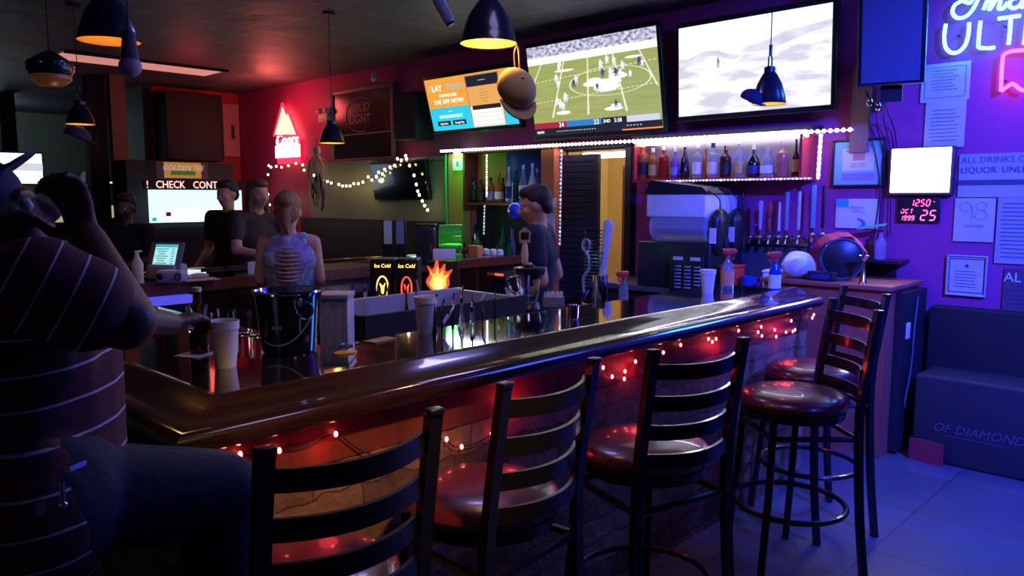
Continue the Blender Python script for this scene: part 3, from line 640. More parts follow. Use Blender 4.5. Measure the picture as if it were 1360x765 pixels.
for q in PP: o = bpy.data.objects.new('bulb', bm_); COL.objects.link(o); o.parent = t; o.location = (q.x-.012, q.y, q.z)
lamp('string_glow', 'POINT', tuple(onX(360, 265, 5.3)), .8, (1, .8, .35), .03); lamp('string_glow', 'POINT', tuple(onX(470, 245, 5.3)), 1.0, (1, .8, .4), .03)

# ---------------------------------------------------------------- lit LED strips
LW = em('led_white', (.93, .86, 1), 9); LC = [em('led_'+n_, c_, 2.6) for n_, c_ in (('pink', (1, .35, .5)), ('green', (.3, 1, .5)), ('blue', (.3, .5, 1)), ('amber', (1, .8, .5)))]
def strip(label, P0, P1, n, cols, r=.009, nrm=(-1, 0, 0)):
    P0, P1 = Vector(P0), Vector(P1); b = bb(pm('led_tape', (.6, .6, .65), .3)); d = (P1-P0)
    b.tube([P0, P1], .007, 6)
    for i in range(n):
        b.m(cols[i % len(cols)]).sph(P0+d*((i+.5)/n)+Vector(nrm)*.008, r, 6, 4)
    return tag(b.build('led_strip'), label, 'led strip', 'LED strips around the back bar')
strip('long white LED strip running under the televisions', onX(585, 201, 5.38), onX(1134, 172, 5.38), 96, [LW], .014)
strip('vertical LED strip in front of the left liquor shelf', onX(647, 205, 5.385), onX(647, 262, 5.385), 16, [LW, LC[3]], .008)
strip('short multicoloured LED strip in the dark niche under the left shelf', onX(644, 272, 5.385), onX(643, 312, 5.385), 9, [LC[3], LC[2], LC[1]], .006)
strip('vertical multicoloured LED strip left of the louvred door', onX(746, 198, 5.37), onX(744, 326, 5.37), 24, [LW, LC[1], LC[0], LC[3]], .006)
strip('vertical LED strip at the right end of the long bottle shelf', onX(1091, 178, 5.40), onX(1087, 238, 5.40), 16, [LW, LC[0]], .013)
strip('coloured LED strip under the edge of the long bottle shelf', onX(868, 241, 5.34), onX(1078, 237, 5.34), 44, [LW, LC[2], LC[0], LC[1]], .0065)
lamp('led_line_glow', 'AREA', (5.36, 4.2, 2.02), 10, (.75, .65, 1), 3.9, (3.6, 4.2, 1.4), size_y=.03)
# green party light at the left end
t = thing('party_light', 'small green glowing party light at the left end of the LED strip', 'lamp', onX(607, 203, 5.455)); bb(blackp).lathe([(.03, 0), (.035, .05), (.02, .06)], (0, 0, .01), 14).build('housing', t); bb(em('green_lens', (.25, 1, .35), 30)).sph((0, 0, .0), (.035, .035, .03)).build('lens', t)

# ---------------------------------------------------------------- bottles
def glassy(name, c, t_=.6): return pm(name, c, .06, trans=t_, ior=1.3, var=.05)
GC = {'clear': glassy('bottle_clear', (.85, .86, .9), .85), 'frost': pm('bottle_frost', (.65, .68, .72), .3, trans=.3), 'green': glassy('bottle_green', (.03, .25, .06)), 'amber': glassy('whisky_amber', (.75, .25, .04)),
      'brown': glassy('bottle_brown', (.10, .03, .01), .3), 'dark': pm('bottle_dark', (.012, .01, .012), .08, coat=.5), 'red': glassy('liqueur_red', (.55, .05, .02)), 'purple': pm('bottle_purple', (.16, .06, .3), .1), 'orange': glassy('liqueur_orange', (.8, .2, .06)), 'peach': pm('bottle_peach', (.45, .16, .10), .15), 'blue': glassy('bottle_blue', (.02, .1, .6))}
LBL = {'cream': pm('label_cream', (.75, .66, .5), .6), 'black': pm('label_black', (.015, .015, .018), .5), 'white': pm('label_white', (.75, .75, .75), .6), 'purple': pm('label_purple', (.25, .2, .5), .6), 'navy': pm('label_navy', (.02, .03, .15), .5), 'red': pm('label_red', (.6, .04, .04), .6), 'blue': pm('label_blue', (.05, .15, .5), .6), 'gold': pm('label_gold', (.6, .4, .12), .4), 'orange': pm('label_orange', (.85, .3, .12), .6)}
def profile(kind, r, h):
    if kind == 'wine': p = [(.9, 0), (1, .02), (1, .55), (.85, .64), (.42, .76), (.36, .82), (.36, .96), (.42, .965), (.42, .985)]
    elif kind == 'square': p = [(.92, 0), (1, .02), (1, .60), (.93, .67), (.45, .74), (.34, .78), (.34, .9)]
    elif kind == 'squat': p = [(.85, 0), (1, .05), (1, .40), (.85, .55), (.4, .68), (.25, .74), (.25, .88)]
    elif kind == 'beer': p = [(.92, 0), (1, .02), (1, .55), (.8, .65), (.46, .80), (.40, .95), (.44, .97)]
    elif kind == 'bell': p = [(.7, 0), (1, .05), (.98, .2), (.75, .5), (.35, .68), (.28, .75), (.28, .9)]
    else: p = [(.9, 0), (1, .02), (1, .45), (.65, .60), (.36, .72), (.30, .80), (.28, .92)]
    return [(a*r, b_*h) for a, b_ in p]
def bottle(loc, kind, r, h, g, lab, cap, label, group=None, spout=False, name='liquor_bottle', cat='bottle'):
    t = thing(name, label, cat, loc, (0, 0, random.uniform(-.3, .3)), group); p = profile(kind, r, h); sg = 4 if False else 16
    b = bb(GC[g]); b.lathe(p+[(.0001, p[-1][1])], (0, 0, 0), sg, closed=False).lathe([(.0001, 0), (p[0][0], 0)], (0, 0, 0), sg, closed=False); b.build('glass_body', t)
    if lab: bb(LBL[lab]).lathe([(r*1.012, h*.12), (r*1.012, h*(.46 if kind != 'squat' else .36))], (0, 0, 0), sg, closed=False).build('paper_label', t)
    z = p[-1][1]
    if spout:
        b = bb(blackp).lathe([(p[-1][0]*1.15, z-.005), (p[-1][0]*1.1, z+.015)], (0, 0, 0), 10); b.m(chrome).tube([(0, 0, z+.01), (0, 0, z+.035), (.012, 0, z+.065)], .0045, 6); b.build('pour_spout', t)
    elif cap: bb(cap).lathe([(p[-1][0]*1.12, z*.965), (p[-1][0]*1.12, h), (p[-1][0]*.8, h*1.004)], (0, 0, 0), 12).build('cap', t)
    return t
def pbottle(x, ytop, ybase, wpx, X, kind, g, lab, cap, label, group=None, spout=False, zb=None, name='liquor_bottle'):
    q = onX(x, ybase, X); tp = onX(x, ytop, X); d = (q-CAM).dot(_fw)
    z0 = q.z if zb is None else zb
    return bottle((q.x, q.y, z0), kind, wpx/F*d/2, tp.z-z0, g, lab, cap, label, group, spout, name)
# left liquor shelf unit
SX = 5.5
A = onX(617, 268, 5.4); C = onX(735, 266, 5.4); y0_, y1_ = C.y, A.y; zs = (onX(640, 269, 5.4).z)
t = thing('liquor_shelf', 'orange-backed wall cabinet with one row of bottles left of the bartender', 'shelf unit', (0, 0, 0))
ypil = onX(718, 266, 5.4).y
b = bb(orangew); b.box((5.585, (y0_+y1_)/2, 1.78), (.02, y1_-y0_, .60)); b.build('back_panel', t)['label'] = 'orange back panel'
bb(orangew).box((5.5, (y0_+ypil)/2, 1.38), (.19, ypil-y0_, 1.42)).build('pillar', t)['label'] = 'orange pillar with light switches'
b = bb(redwood); b.box((5.49, (ypil+y1_)/2, zs-.012), (.2, y1_-ypil, .024)).box((5.49, y1_, 1.78), (.2, .025, .62)).box((5.49, (y0_+y1_)/2, 2.06), (.2, y1_-y0_+.03, .03)); b.build('shelf_board', t)
bb(mattb).box((5.58, (ypil+y1_)/2, 1.22), (.03, y1_-ypil, .66)).build('niche_back', t)['label'] = 'black niche back below the shelf'
A2 = onX(672, 205, 5.56); C2 = onX(717, 260, 5.56); bb(pm('blue_mirror', (.03, .06, .35), .2)).box((5.57, (A2.y+C2.y)/2, 1.82), (.01, A2.y-C2.y, .44)).build('blue_panel', t)
for (x, yt, wpx, X, kind, g, lab, cap, lb) in (
    (630, 234, 10, 5.46, 'wine', 'dark', 'black', blackp, 'dark bottle with black neck, first on the left liquor shelf'),
    (639, 239, 11, 5.46, 'square', 'brown', 'black', blackp, 'square brown whiskey bottle with black label, second on the left shelf'),
    (652, 236, 11, 5.46, 'square', 'amber', 'purple', blackp, 'square bottle with purple label behind the vertical LED strip'),
    (663, 229, 12, 5.46, 'squat', 'amber', 'cream', gold, 'cognac bottle with a cream label on the left shelf'),
    (668, 236, 8, 5.54, 'wine', 'dark', None, blackp, 'small dark bottle tucked behind the cream-labelled cognac'),
    (676, 222, 10, 5.46, 'bell', 'frost', 'navy', white, 'frosted tall bottle with dark lower label'),
    (685, 226, 10, 5.48, 'wine', 'green', 'black', blackp, 'green wine bottle on the left liquor shelf'),
    (695, 219, 12, 5.46, 'slim', 'clear', 'white', white, 'clear bottle with white label next to the bartender\'s head'),
    (707, 217, 12, 5.46, 'slim', 'frost', 'cream', white, 'pale bottle with white cap just above the bartender\'s hair'),
    (713, 224, 8, 5.53, 'slim', 'clear', 'white', white, 'last clear bottle on the left shelf, behind the bartender')):
    pbottle(x, yt, 268, wpx, X, kind, g, lab, cap, lb, 'bottles on the left liquor shelf', zb=zs)
# yellow-green pillar left of it, sign and light switches
A = onX(597, 230, 5.5); C = onX(616, 230, 5.5)
tag(bb(pm('yellow_paint', (.5, .36, .06), .6)).box((5.54, (A.y+C.y)/2, 1.5), (.1, A.y-C.y, 1.1)).build('wall_pillar'), 'yellow painted pillar under the green party light', 'pillar')
A = onX(601, 211, 5.47); C = onX(614, 226, 5.47)
t = thing('small_notice', 'small white notice card on the yellow pillar', 'notice', (5.475, (A.y+C.y)/2, C.z), WALLROT); b = bb(paper).box((0, .06, 0), (A.y-C.y, A.z-C.z, .004)); R(b, pm('green_ink', (.05, .3, .1), .6), -.02, .04, .015, .09, .003); b.build('sheet', t)
tag(bb(pm('green_cable', (.05, .6, .15), .4)).tube([onX(592, 205, 5.5), onX(592, 260, 5.5), onX(595, 330, 5.5)], .012, 6).tube([onX(596, 208, 5.5), onX(597, 270, 5.5), onX(597, 330, 5.5)], .007, 6).build('cable_conduit'), 'green vertical conduit beside the yellow pillar', 'conduit')
for x, l_ in ((723, 'light switch plate nearest the bartender\'s head'), (735, 'light switch plate beside the multicoloured LED strip')):
    q = onX(x, 272, 5.4); t = thing('light_switch', l_, 'switch', (5.40, q.y, q.z), WALLROT); bb(cream).box((0, 0, .003), (.07, .115, .008), bv=.002).build('plate', t); bb(white).box((0, 0, .009), (.02, .04, .008), bv=.002).build('rocker', t)
q = onX(728, 298, 5.4); tag(bb(paper).box((5.4, q.y, q.z), (.006, .16, .2)).build('wall_paper_note'), 'pale sheet taped below the light switches', 'paper sheet')

# long top bottle shelf above the taps
A = onX(841, 238, 5.36); C = onX(1062, 234, 5.36); zs2 = (A.z+C.z)/2; ya, yb = C.y, A.y
t = thing('bottle_shelf', 'long red-framed liquor shelf glowing white above the beer taps', 'shelf unit')
redgl = pm('red_lacquer', (.5, .05, .05), .25)
bb(redgl).box((5.48, (ya+yb)/2, zs2-.014), (.24, yb-ya+.03, .028)).build('shelf_board', t)
b = bb(redgl); b.box((5.48, yb, (zs2+2.04)/2), (.24, .02, 2.04-zs2)); b.build('side_panel', t); bb(redgl).box((5.48, ya, (zs2+2.04)/2), (.24, .02, 2.04-zs2)).build('side_panel', t)
bb(em('shelf_glow_bar', (.95, .88, 1), 5)).box((5.41, (ya+yb)/2, 2.045), (.05, yb-ya+.05, .05), bv=.01).build('glow_bar', t)  # added glowing bar, stands in for the brightly lit top board
bb(pm('shelf_mirror', (.45, .40, .5), .25, metal=.5)).box((5.592, (ya+yb)/2, (zs2+2.04)/2), (.01, yb-ya, 2.04-zs2)).build('mirror_back', t)
bb(darkw).box((5.5, (ya+yb)/2-.0, 2.085), (.2, yb-ya+.1, .04)).build('top_board', t)
for (x, yt, wpx, kind, g, lab, cap, lb) in (
    (854, 189, 14, 'square', 'orange', 'black', white, 'orange liqueur bottle with dark oval label, leftmost on the long shelf'),
    (867, 197, 12, 'square', 'amber', 'gold', white, 'short amber bottle with gold bands, second on the long shelf'),
    (881, 194, 14, 'square', 'red', None, white, 'red-brown bottle half full, third on the long shelf'),
    (896, 195, 12, 'squat', 'purple', 'purple', white, 'purple flask bottle on the long shelf'),
    (909, 189, 14, 'bell', 'dark', None, white, 'black ceramic bottle with ragged pale shoulder'),
    (926, 191, 14, 'square', 'clear', 'white', white, 'clear bottle with pale label over amber liquor'),
    (937, 198, 9, 'square', 'amber', None, gold, 'small amber bottle set back behind the clear bottles'),
    (946, 190, 15, 'square', 'clear', 'cream', blackp, 'clear decanter bottle with a black stopper'),
    (963, 194, 15, 'square', 'brown', 'black', gold, 'square bottle with a large black label and white script'),
    (981, 189, 13, 'wine', 'clear', 'gold', white, 'tall clear bottle with gold label on the long shelf'),
    (1000, 192, 18, 'squat', 'dark', 'navy', white, 'round-shouldered dark navy bottle with broad stopper'),
    (1018, 193, 18, 'squat', 'clear', 'white', GC['clear'], 'round clear cognac bottle with glass stopper'),
    (1038, 188, 17, 'square', 'peach', None, GC['clear'], 'peach-brown bottle next to last on the long shelf'),
    (1056, 185, 10, 'slim', 'dark', 'gold', blackp, 'dark slim bottle at the right end of the long shelf')):
    pbottle(x, yt, 236, wpx, 5.44, kind, g, lab, cap, lb, 'bottles on the long shelf', zb=zs2)

# back counter under the taps and along the wall
CT = .93
t = thing('back_counter', 'dark back counter along the wall below the beer taps and liquor shelves', 'counter')
b = bb(pm('steel_counter', (.25, .25, .28), .3, metal=.8)); b.box((5.28, 3.2, CT-.02), (.62, 1.5, .04)); b.build('worktop', t); bb(MATS['steel_counter']).box((5.28, 5.35, CT-.02), (.62, .9, .04)).build('worktop', t)
bb(mattb).box((5.3, 3.2, (CT-.04)/2), (.56, 1.46, CT-.04)).build('cabinet_body', t); bb(mattb).box((5.3, 5.35, (CT-.04)/2), (.56, .86, CT-.04)).build('cabinet_body', t)
b = bb(em('red_led_edge', (1, .12, .05), 1.2)); b.box((4.965, 5.35, CT-.02), (.008, .85, .02)); b.build('red_edge', t)['label'] = 'red glowing counter edge'
# draught taps
t0 = onX(960, 318, 5.5); t1 = onX(1068, 318, 5.5)
t = thing('beer_tap_rail', 'steel drip rail on the wall carrying a row of beer taps', 'tap rail'); bb(steel).box((5.57, (t0.y+t1.y)/2, t0.z), (.03, t0.y-t1.y, .06), bv=.005).build('rail_plate', t)
bb(pm('tap_backsplash', (.10, .11, .14), .5, metal=.4)).box((5.592, (t0.y+t1.y)/2, 1.12), (.012, t0.y-t1.y, .3)).build('backsplash', t)
def tap(x, ytop, w, mat, lb, shape='paddle', ybase=315):
    q = onX(x, ybase, 5.46); tp = onX(x, ytop, 5.46); H = tp.z-q.z
    t = thing('beer_tap', lb, 'beer tap', (5.46, q.y, q.z), WALLROT, 'beer taps on the wall')
    b = bb(chrome); b.tube([(0, 0, -.1), (0, 0, 0)], .012, 8).sph((0, 0, 0), .022).tube([(0, -.01, .0), (0, -.05, .012)], .011, 8).tube([(0, .01, 0), (0, .05, 0)], .007, 8); b.build('faucet', t)
    b = bb(mat)
    if shape == 'paddle': b.cap((0, .06, 0), (0, H*.45, 0), .010, .014, 10).cap((0, H*.5, 0), (0, H-.03, 0), w*.55, w*.7, 12, flat=((0, 0, 1), .35))
    elif shape == 'bar': b.box((0, .05+(H-.05)/2, 0), (w, H-.05, .02), bv=.006)
    elif shape == 'round': b.cap((0, .06, 0), (0, H*.5, 0), .010, .013, 10).sph((0, H-.05, 0), (w, .055, .014))
    else: b.cap((0, .05, 0), (0, H-.01, 0), .010, w*.55, 12)
    b.build('handle', t)
tap(968, 258, .028, pm('tap_wood', (.35, .2, .12), .4), 'beer tap with round wooden handle, leftmost on the rail', 'round')
tap(985, 256, .022, blackp, 'beer tap with plain black bar handle', 'bar')
tap(1009, 264, .026, pm('tap_lilac', (.5, .42, .62), .4), 'beer tap with pale lilac tapered handle', 'paddle')
tap(1021, 268, .022, pm('tap_red', (.45, .06, .05), .4), 'beer tap with dull red handle', 'round')
tap(1034, 268, .014, white, 'beer tap with slim white-tipped black handle', 'stick')
tap(1044, 255, .026, pm('tap_grey', (.3, .3, .36), .4), 'beer tap with tall grey blade handle', 'bar')
tap(1060, 254, .020, pm('tap_patch', (.6, .6, .65), .4, scale=60, var=.8), 'beer tap with white and blue patterned handle', 'bar')
tap(1079, 246, .030, pm('tap_blue', (.15, .4, .7), .35), 'beer tap with light blue handle on the wall tower', 'bar', 312)
tap(1092, 246, .022, blackp, 'beer tap with black handle, rightmost on the wall tower', 'bar', 312)
tap(996, 300, .01, blackp, 'handleless chrome beer tap between the black and the lilac handles', 'stick')
# plates/board beside the taps
wall_rect('menu_sheet', 'pale curled menu sheet left of the beer taps', 'paper sheet', (932, 240, 952, 290), X=5.5, mat=bluepaper)
wall_rect('menu_sheet', 'second pale sheet with yellow marks below the curled menu sheet', 'paper sheet', (932, 294, 950, 340), X=5.5, mat=pm('mauve_paper', (.4, .35, .42), .6))

# ---------------------------------------------------------------- frozen drink machines on the back counter
tank = pm('frosty_tank', (.72, .74, .82), .2, scale=12, alpha=.34)
tank.node_tree.nodes['Principled BSDF'].inputs['Alpha'].default_value = .34
hop = pm('frosty_hopper', (.85, .85, .9), .3, scale=9)
hop.node_tree.nodes['Principled BSDF'].inputs['Alpha'].default_value = .8
def drink_machine(label, x, y, lab2):
    t = thing('frozen_drink_machine', label, 'drink machine', (x, y, CT), (0, 0, 0), 'frozen drink machines behind the bar')
    # long axis along Y, front at -Y
    bb(blackp).box((0, .05, .17), (.22, .62, .34), bv=.012).build('base_cabinet', t)
    b = bb(tank)
    b.lathe([(.085, -.25), (.112, -.235), (.112, .225), (.09, .24)], (0, 0, 0), 24); b.v = [Vector((v.x, v.z+.03, v.y*1.0+.455)) for v in b.v]; b.build('freezing_cylinder', t)
    bb(pm('drum_core', (.02, .03, .12), .25, coat=.5)).tube([(0, -.2, .455), (0, .24, .455)], .06, 18).build('auger', t)
    bb(hop).box((0, .04, .61), (.21, .50, .17), bv=.015).build('hopper', t)
    bb(blackp).add([(-.115, -.24, .70), (.115, -.24, .70), (.115, .31, .70), (-.115, .31, .70), (-.10, -.18, .745), (.10, -.18, .745), (.10, .25, .80), (-.10, .25, .80)], [(0, 3, 2, 1), (4, 5, 6, 7), (0, 1, 5, 4), (1, 2, 6, 5), (2, 3, 7, 6), (3, 0, 4, 7)]).build('lid', t)
    b = bb(blackp).cap((0, -.27, .34), (0, -.27, .50), .085, .095, 18, flat=((0, 1, 0), .6)); b.box((0, -.31, .33), (.05, .06, .10), bv=.01); b.build('front_cover', t)
    bb(paper).box((-.092, -.27, .40), (.006, .05, .11)).build('price_label', t)
    b = bb(blackp); b.tube(spline([(-.09, -.22, .72), (-.07, -.30, .66), (-.03, -.29, .56), (0, -.31, .50)], 5), .005, 6); b.build('handle_cord', t)
    return t
t = drink_machine('front frozen drink machine with frosted clear hopper and black lid', 5.08, 3.12, '')
dup(t, (5.38, 3.14, CT), label='second frozen drink machine standing right behind the front one')
# slotted steel grille leaning in front
A = onX(888, 340, 4.9); C = onX(930, 389, 4.9)
t = thing('vent_grille', 'black metal panel with three columns of bright slots in front of the frozen drink machine', 'grille', (4.93, (A.y+C.y)/2, C.z-.02), WALLROT); w = A.y-C.y; h = A.z-C.z+.02
bb(blackp).box((0, h/2, 0), (w, h, .02), bv=.004).build('panel', t)
b = bb(pm('slot_steel', (.8, .8, .88), .25, metal=.7))
for i in range(3):
    for k in range(7): b.cap((-w*.33+i*w*.3, h*(.16+k*.095), .011), (-w*.33+i*w*.3+w*.16, h*(.165+k*.095), .011), .006, .006, 8)
b.build('slots', t)
for x_ in (-.25, .28): bb(cream).box((w*x_, h*.95, .011), (w*.3, .025, .003)).build('sticker', t)
# wire rack with wavy paddle in the kitchen doorway
q = onX(790, 398, 4.75)
t = thing('wire_rack', 'upright chrome wire rack in front of the louvred door', 'rack', (4.75, q.y, q.z), WALLROT)
b = bb(chrome)
for k in range(17): b.tube([(-.11, .10+k*.027, .0), (.10, .10+k*.027+.004, .0)], .004, 5)
b.tube([(-.10, .06, 0), (-.10, .54, 0)], .004, 6).tube([(.09, .06, 0), (.09, .54, 0)], .004, 6)
b.tube(spline([(-.10, .06, 0), (-.10, -.01, .04), (-.02, -.03, .08), (.08, 0, .05), (.09, .07, 0)], 5), .004, 6).tube(spline([(-.06, .07, 0), (-.05, .0, .07), (.06, .03, .06)], 5), .003, 6)
b.build('wire_frame', t)
b = bb(pm('wavy_bracket', (.45, .42, .40), .3, metal=.5)); b.tube(spline([(-.09, .05, .02), (-.10, .16, .02), (-.045, .24, .02), (-.055, .34, .02), (-.11, .40, .02), (-.085, .46, .02), (-.04, .44, .02), (-.05, .38, .02)], 5), .011, 8); b.build('wavy_bracket', t)
t2 = thing('tap_paddle', 'pale tap paddle lettered UTE standing beside the wire rack', 'paddle', (4.70, q.y-.14, q.z), WALLROT)
b = bb(pm('pale_paddle', (.62, .56, .62), .4)).cap((-.035, .10, .02), (.03, .58, .02), .022, .045, 14, flat=((0, 0, 1), .4)); b.build('blade', t2)
b = bb(LBL['navy']); b.M = Matrix.Translation((.0, .33, .042)) @ Matrix.Rotation(radians(82), 4, 'Z'); b.text('UTE', .06); b.build('lettering', t2)
# kitchen shelf things seen through the doorway
t = thing('kitchen_shelf', 'bright kitchen shelf with pale packages seen through the doorway', 'shelf unit', (6.3, 4.1, 0)); 
b = bb(steel)
for z in (.4, .95, 1.4, 1.8): b.box((0, 0, z), (.4, .7, .02))
b.build('shelf_board', t)
for sx in (-.19, .19):
    for sy in (-.34, .34): bb(steel).box((sx, sy, .95), (.025, .025, 1.9)).build('upright', t)
for i, (y, z, w_, h_) in enumerate(((-.2, .96, .2, .25), (.1, .96, .22, .2), (-.15, 1.41, .25, .18), (.15, 1.41, .18, .28), (-.05, 1.81, .3, .18))):
    tag(bb(pm('package_%d' % (i % 3), [(.8, .7, .45), (.7, .6, .5), (.85, .8, .6)][i % 3], .6)).box((6.3, 4.1+y, z+h_/2), (.25, w_, h_), bv=.01).build('package'), ['pale package low on the kitchen shelf', 'squat carton low on the kitchen shelf', 'carton at eye height on the kitchen shelf', 'tall carton at eye height on the kitchen shelf', 'wide carton on top of the kitchen shelf'][i], 'package')
b = bb(em('kitchen_tube', (1, .9, .6), 5)).box((5.85, 4.35, 1.99), (.1, .7, .05)); tag(b.build('kitchen_light_tube'), 'bright kitchen light tube behind the top of the doorway', 'light')

# ---------------------------------------------------------------- small things on the long bar
def cup(loc, label, h=.15, r=.046, straw=False):
    t = thing('foam_cup', label, 'cup', loc, group='white foam cups on the bar')
    k = r
    bb(foam).lathe([(.0001, 0), (k*.66, 0), (k*.68, .004), (k*.90, h*.80), (k*.96, h*.82), (k*.97, h*.90), (k*.95, h*.92), (k*1.0, h*.985), (k*.98, h), (k*.93, h*.985), (k*.86, h*.7), (k*.62, .01), (.0001, .01)], (0, 0, 0), 28, closed=False).build('cup_body', t)
    if straw: bb(pm('pink_straw', (.8, .35, .45), .4)).tube([(0, .0, .02), (-.022, .03, h+.065)], .0035, 8).build('straw', t)
    return t
cup((1.114, 2.337, 1.07), 'white foam cup without a straw, nearest the camera on the bar', .148, .047)
cup((1.949, 2.36, 1.07), 'white foam cup with a pink straw beside the ice bin', .146, .047, True)
cup((3.90, 2.25, 1.07), 'white foam cup at the far end of the bar by the slotted grille', .13, .045)
# champagne bucket
t = thing('champagne_bucket', 'black champagne bucket with steel rim and ring handles on the bar corner', 'bucket', (1.396, 2.435, 1.07))
bk = pm('black_enamel', (.012, .012, .018), .12, coat=.8)
b = bb(bk).lathe([(.0001, .0), (.088, .0), (.094, .006), (.112, .19), (.116, .205)], (0, 0, 0), 40, closed=False); b.build('bucket_body', t)
b = bb(chrome).lathe([(.115, .203), (.121, .209), (.119, .216), (.112, .213), (.108, .19), (.090, .02), (.0001, .015)], (0, 0, 0), 40, closed=False); b.build('steel_liner', t)
va = atan2(-2.435, -1.396)
def onb(da, z, r=None): r = r or (.094+.018*z/.19); return Vector((r*cos(va+da), r*sin(va+da), z))
b = bb(chrome); c0 = onb(.45, .152, .124); n_ = Vector((cos(va+.45), sin(va+.45), 0)); s_ = Vector((-n_.y, n_.x, 0))
b.tube([c0+s_*.029*cos(k*pi/12)+Vector((0, 0, 1))*.029*sin(k*pi/12) for k in range(24)], .0026, 6, closed=True); b.build('ring_handle', t)
bb(chrome).cap(onb(.32, .19, .116), onb(.32, .172, .116), .006, .006).build('handle_lug', t)
bb(pm('silver_print', (.5, .5, .55), .4)).tube([onb(-.98+1.9*k/24, .045+.105*((k/24)**2.5)-.02*sin(pi*k/24), None)*1.0+Vector((cos(va), sin(va), 0))*.003 for k in range(25)], .0022, 5).build('curved_band', t)
b = bb(pm('silver_print', (.5, .5, .55), .4))
for k in range(9):                                   # side lettering as short upright bars
    p = onb(.34, .135-.007*k)*1.0; b.box(p+n_*.002, (.004, .005, .004), rz=va+.34)
for k, ch in enumerate('IRROM'): p = onb(-.55+.07*k, .095); b.box(p+Vector((cos(va), sin(va), 0))*.0016, (.002, .005, .010), rz=va-.55+.07*k)
b.build('lettering', t)
# beer bottle + coaster napkin
tag(bb(paper).box((1.13, 2.585, 1.072), (.10, .10, .003), rz=.4).build('napkin'), 'small napkin under the dark beer bottle', 'napkin')
bottle((1.147, 2.597, 1.0735), 'beer', .031, .225, 'brown', 'black', LBL['cream'], 'dark beer bottle standing on a napkin behind the nearest foam cup', name='beer_bottle')
# tumblers rack beside the bucket
gl = []
for i, (x, y) in enumerate([(1.37, 2.90), (1.43, 2.97), (1.44, 2.86), (1.46, 2.78)]):
    t = thing('tumbler', ['leftmost clear tumbler between the beer bottle and the bucket', 'clear tumbler at the back of the small group by the bucket', 'front clear tumbler of the small group by the bucket', 'clear tumbler touching the side of the champagne bucket in view'][i], 'glass', (x, y, 1.07), group='clear tumblers behind the nearest foam cup')
    bb(glass).lathe([(.0001, 0), (.029, 0), (.036, .09), (.033, .09), (.027, .012), (.0001, .01)], (0, 0, 0), 20, closed=False).build('glass_body', t)
# wood-grain white box behind the bucket
q = onD(447, 392, 3.15)
wg = wood('pale_woodgrain', (.42, .42, .5), (.68, .68, .74), .5, 7, (14, 14, 1.2))
t = thing('side_cabinet', 'pale wood-grained cabinet side standing behind the champagne bucket', 'cabinet', (q.x, q.y, 0), (0, 0, radians(-45)))
bb(wg).box((0, 0, q.z/2), (.11, .14, q.z-.01)).build('cabinet_body', t); bb(wood('pale_woodgrain_top', (.3, .3, .36), (.5, .5, .56), .4)).box((0, 0, q.z), (.12, .15, .02), bv=.003).build('cabinet_top', t)
# ice bin
t = thing('ice_bin', 'open black-sided ice bin with stainless lining behind the bar', 'ice bin', (2.42, 2.99, 0))
b = bb(mattb); L_, D_ = 1.0, .50
b.box((-L_/2, 0, .55), (.025, D_, 1.1)).box((0, -D_/2, .55), (L_, .025, 1.1)); b.build('outer_panel', t)
b = bb(steel); b.box((L_/2, 0, .55), (.025, D_, 1.08)).box((0, D_/2, .55), (L_+.02, .04, 1.1)).box((0, 0, .90), (L_, D_, .02)).box((-L_/2+.016, 0, 1.0), (.004, D_-.03, .18)); b.mats = [pm('brushed_lining', (.5, .5, .6), .4, metal=.35)]; b.build('steel_lining', t)
tag(bb(steel).box((3.58, 3.82, .46), (.42, .5, .92), bv=.01).build('steel_sink'), 'stainless sink unit behind the speed rail bottles', 'sink')
# speed rail bottles with pourers
random.seed(5)
for i, (x, yt, w_, d_, g, lb) in enumerate((
    (468, 372, 8, 3.6, 'dark', 'dark pour-spout bottle leftmost behind the ice bin'), (486, 368, 16, 3.9, 'clear', 'round clear bottle with black pourer behind the ice bin'), (502, 374, 14, 4.0, 'clear', 'clear bottle with chrome pourer in front of the left logo cooler'), (516, 376, 9, 4.1, 'red', 'slim red bottle with pourer in front of the logo coolers'),
    (540, 372, 9, 4.1, 'brown', 'brown bottle with pourer behind the foam cup straw'), (553, 380, 9, 4.1, 'dark', 'dark bottle just right of the foam cup straw'))):
    p = onD(x, 418, d_); tp = onD(x, yt, d_); bottle((p.x, p.y, tp.z-.34), 'slim', w_*d_/F/2, .30, g, None, None, lb, 'pour-spout bottles beside the ice bin', True)
for i, (x, yt, w_, d_, g, la, lb) in enumerate((
    (577, 395, 10, 3.05, 'dark', 'cream', 'dark bottle with pale label right of the foam cup, first in the speed rail'), (587, 402, 9, 3.2, 'dark', None, 'low dark bottle second in the speed rail'), (601, 394, 10, 3.25, 'dark', None, 'black bottle with tall pourer third in the speed rail'), (613, 384, 13, 3.2, 'clear', None, 'tall clear bottle in the middle of the speed rail'), (627, 396, 19, 3.3, 'clear', None, 'broad clear bottle with a black pourer in the speed rail'), (641, 402, 11, 3.35, 'red', None, 'dark red bottle under a square paper tag'), (657, 385, 9, 3.5, 'dark', None, 'slim dark bottle at the right end of the speed rail'))):
    tp = onD(x, yt, d_); bottle((tp.x, tp.y, tp.z-.30), 'slim', w_*d_/F/2, .27, g, la, None, lb, 'speed rail bottles behind the bar mat', True)
tag(bb(steel).box((2.9, 2.83, .72), (.9, .12, .14)).build('speed_rail'), 'steel speed rail holding pour-spout bottles below the ledge', 'rail')
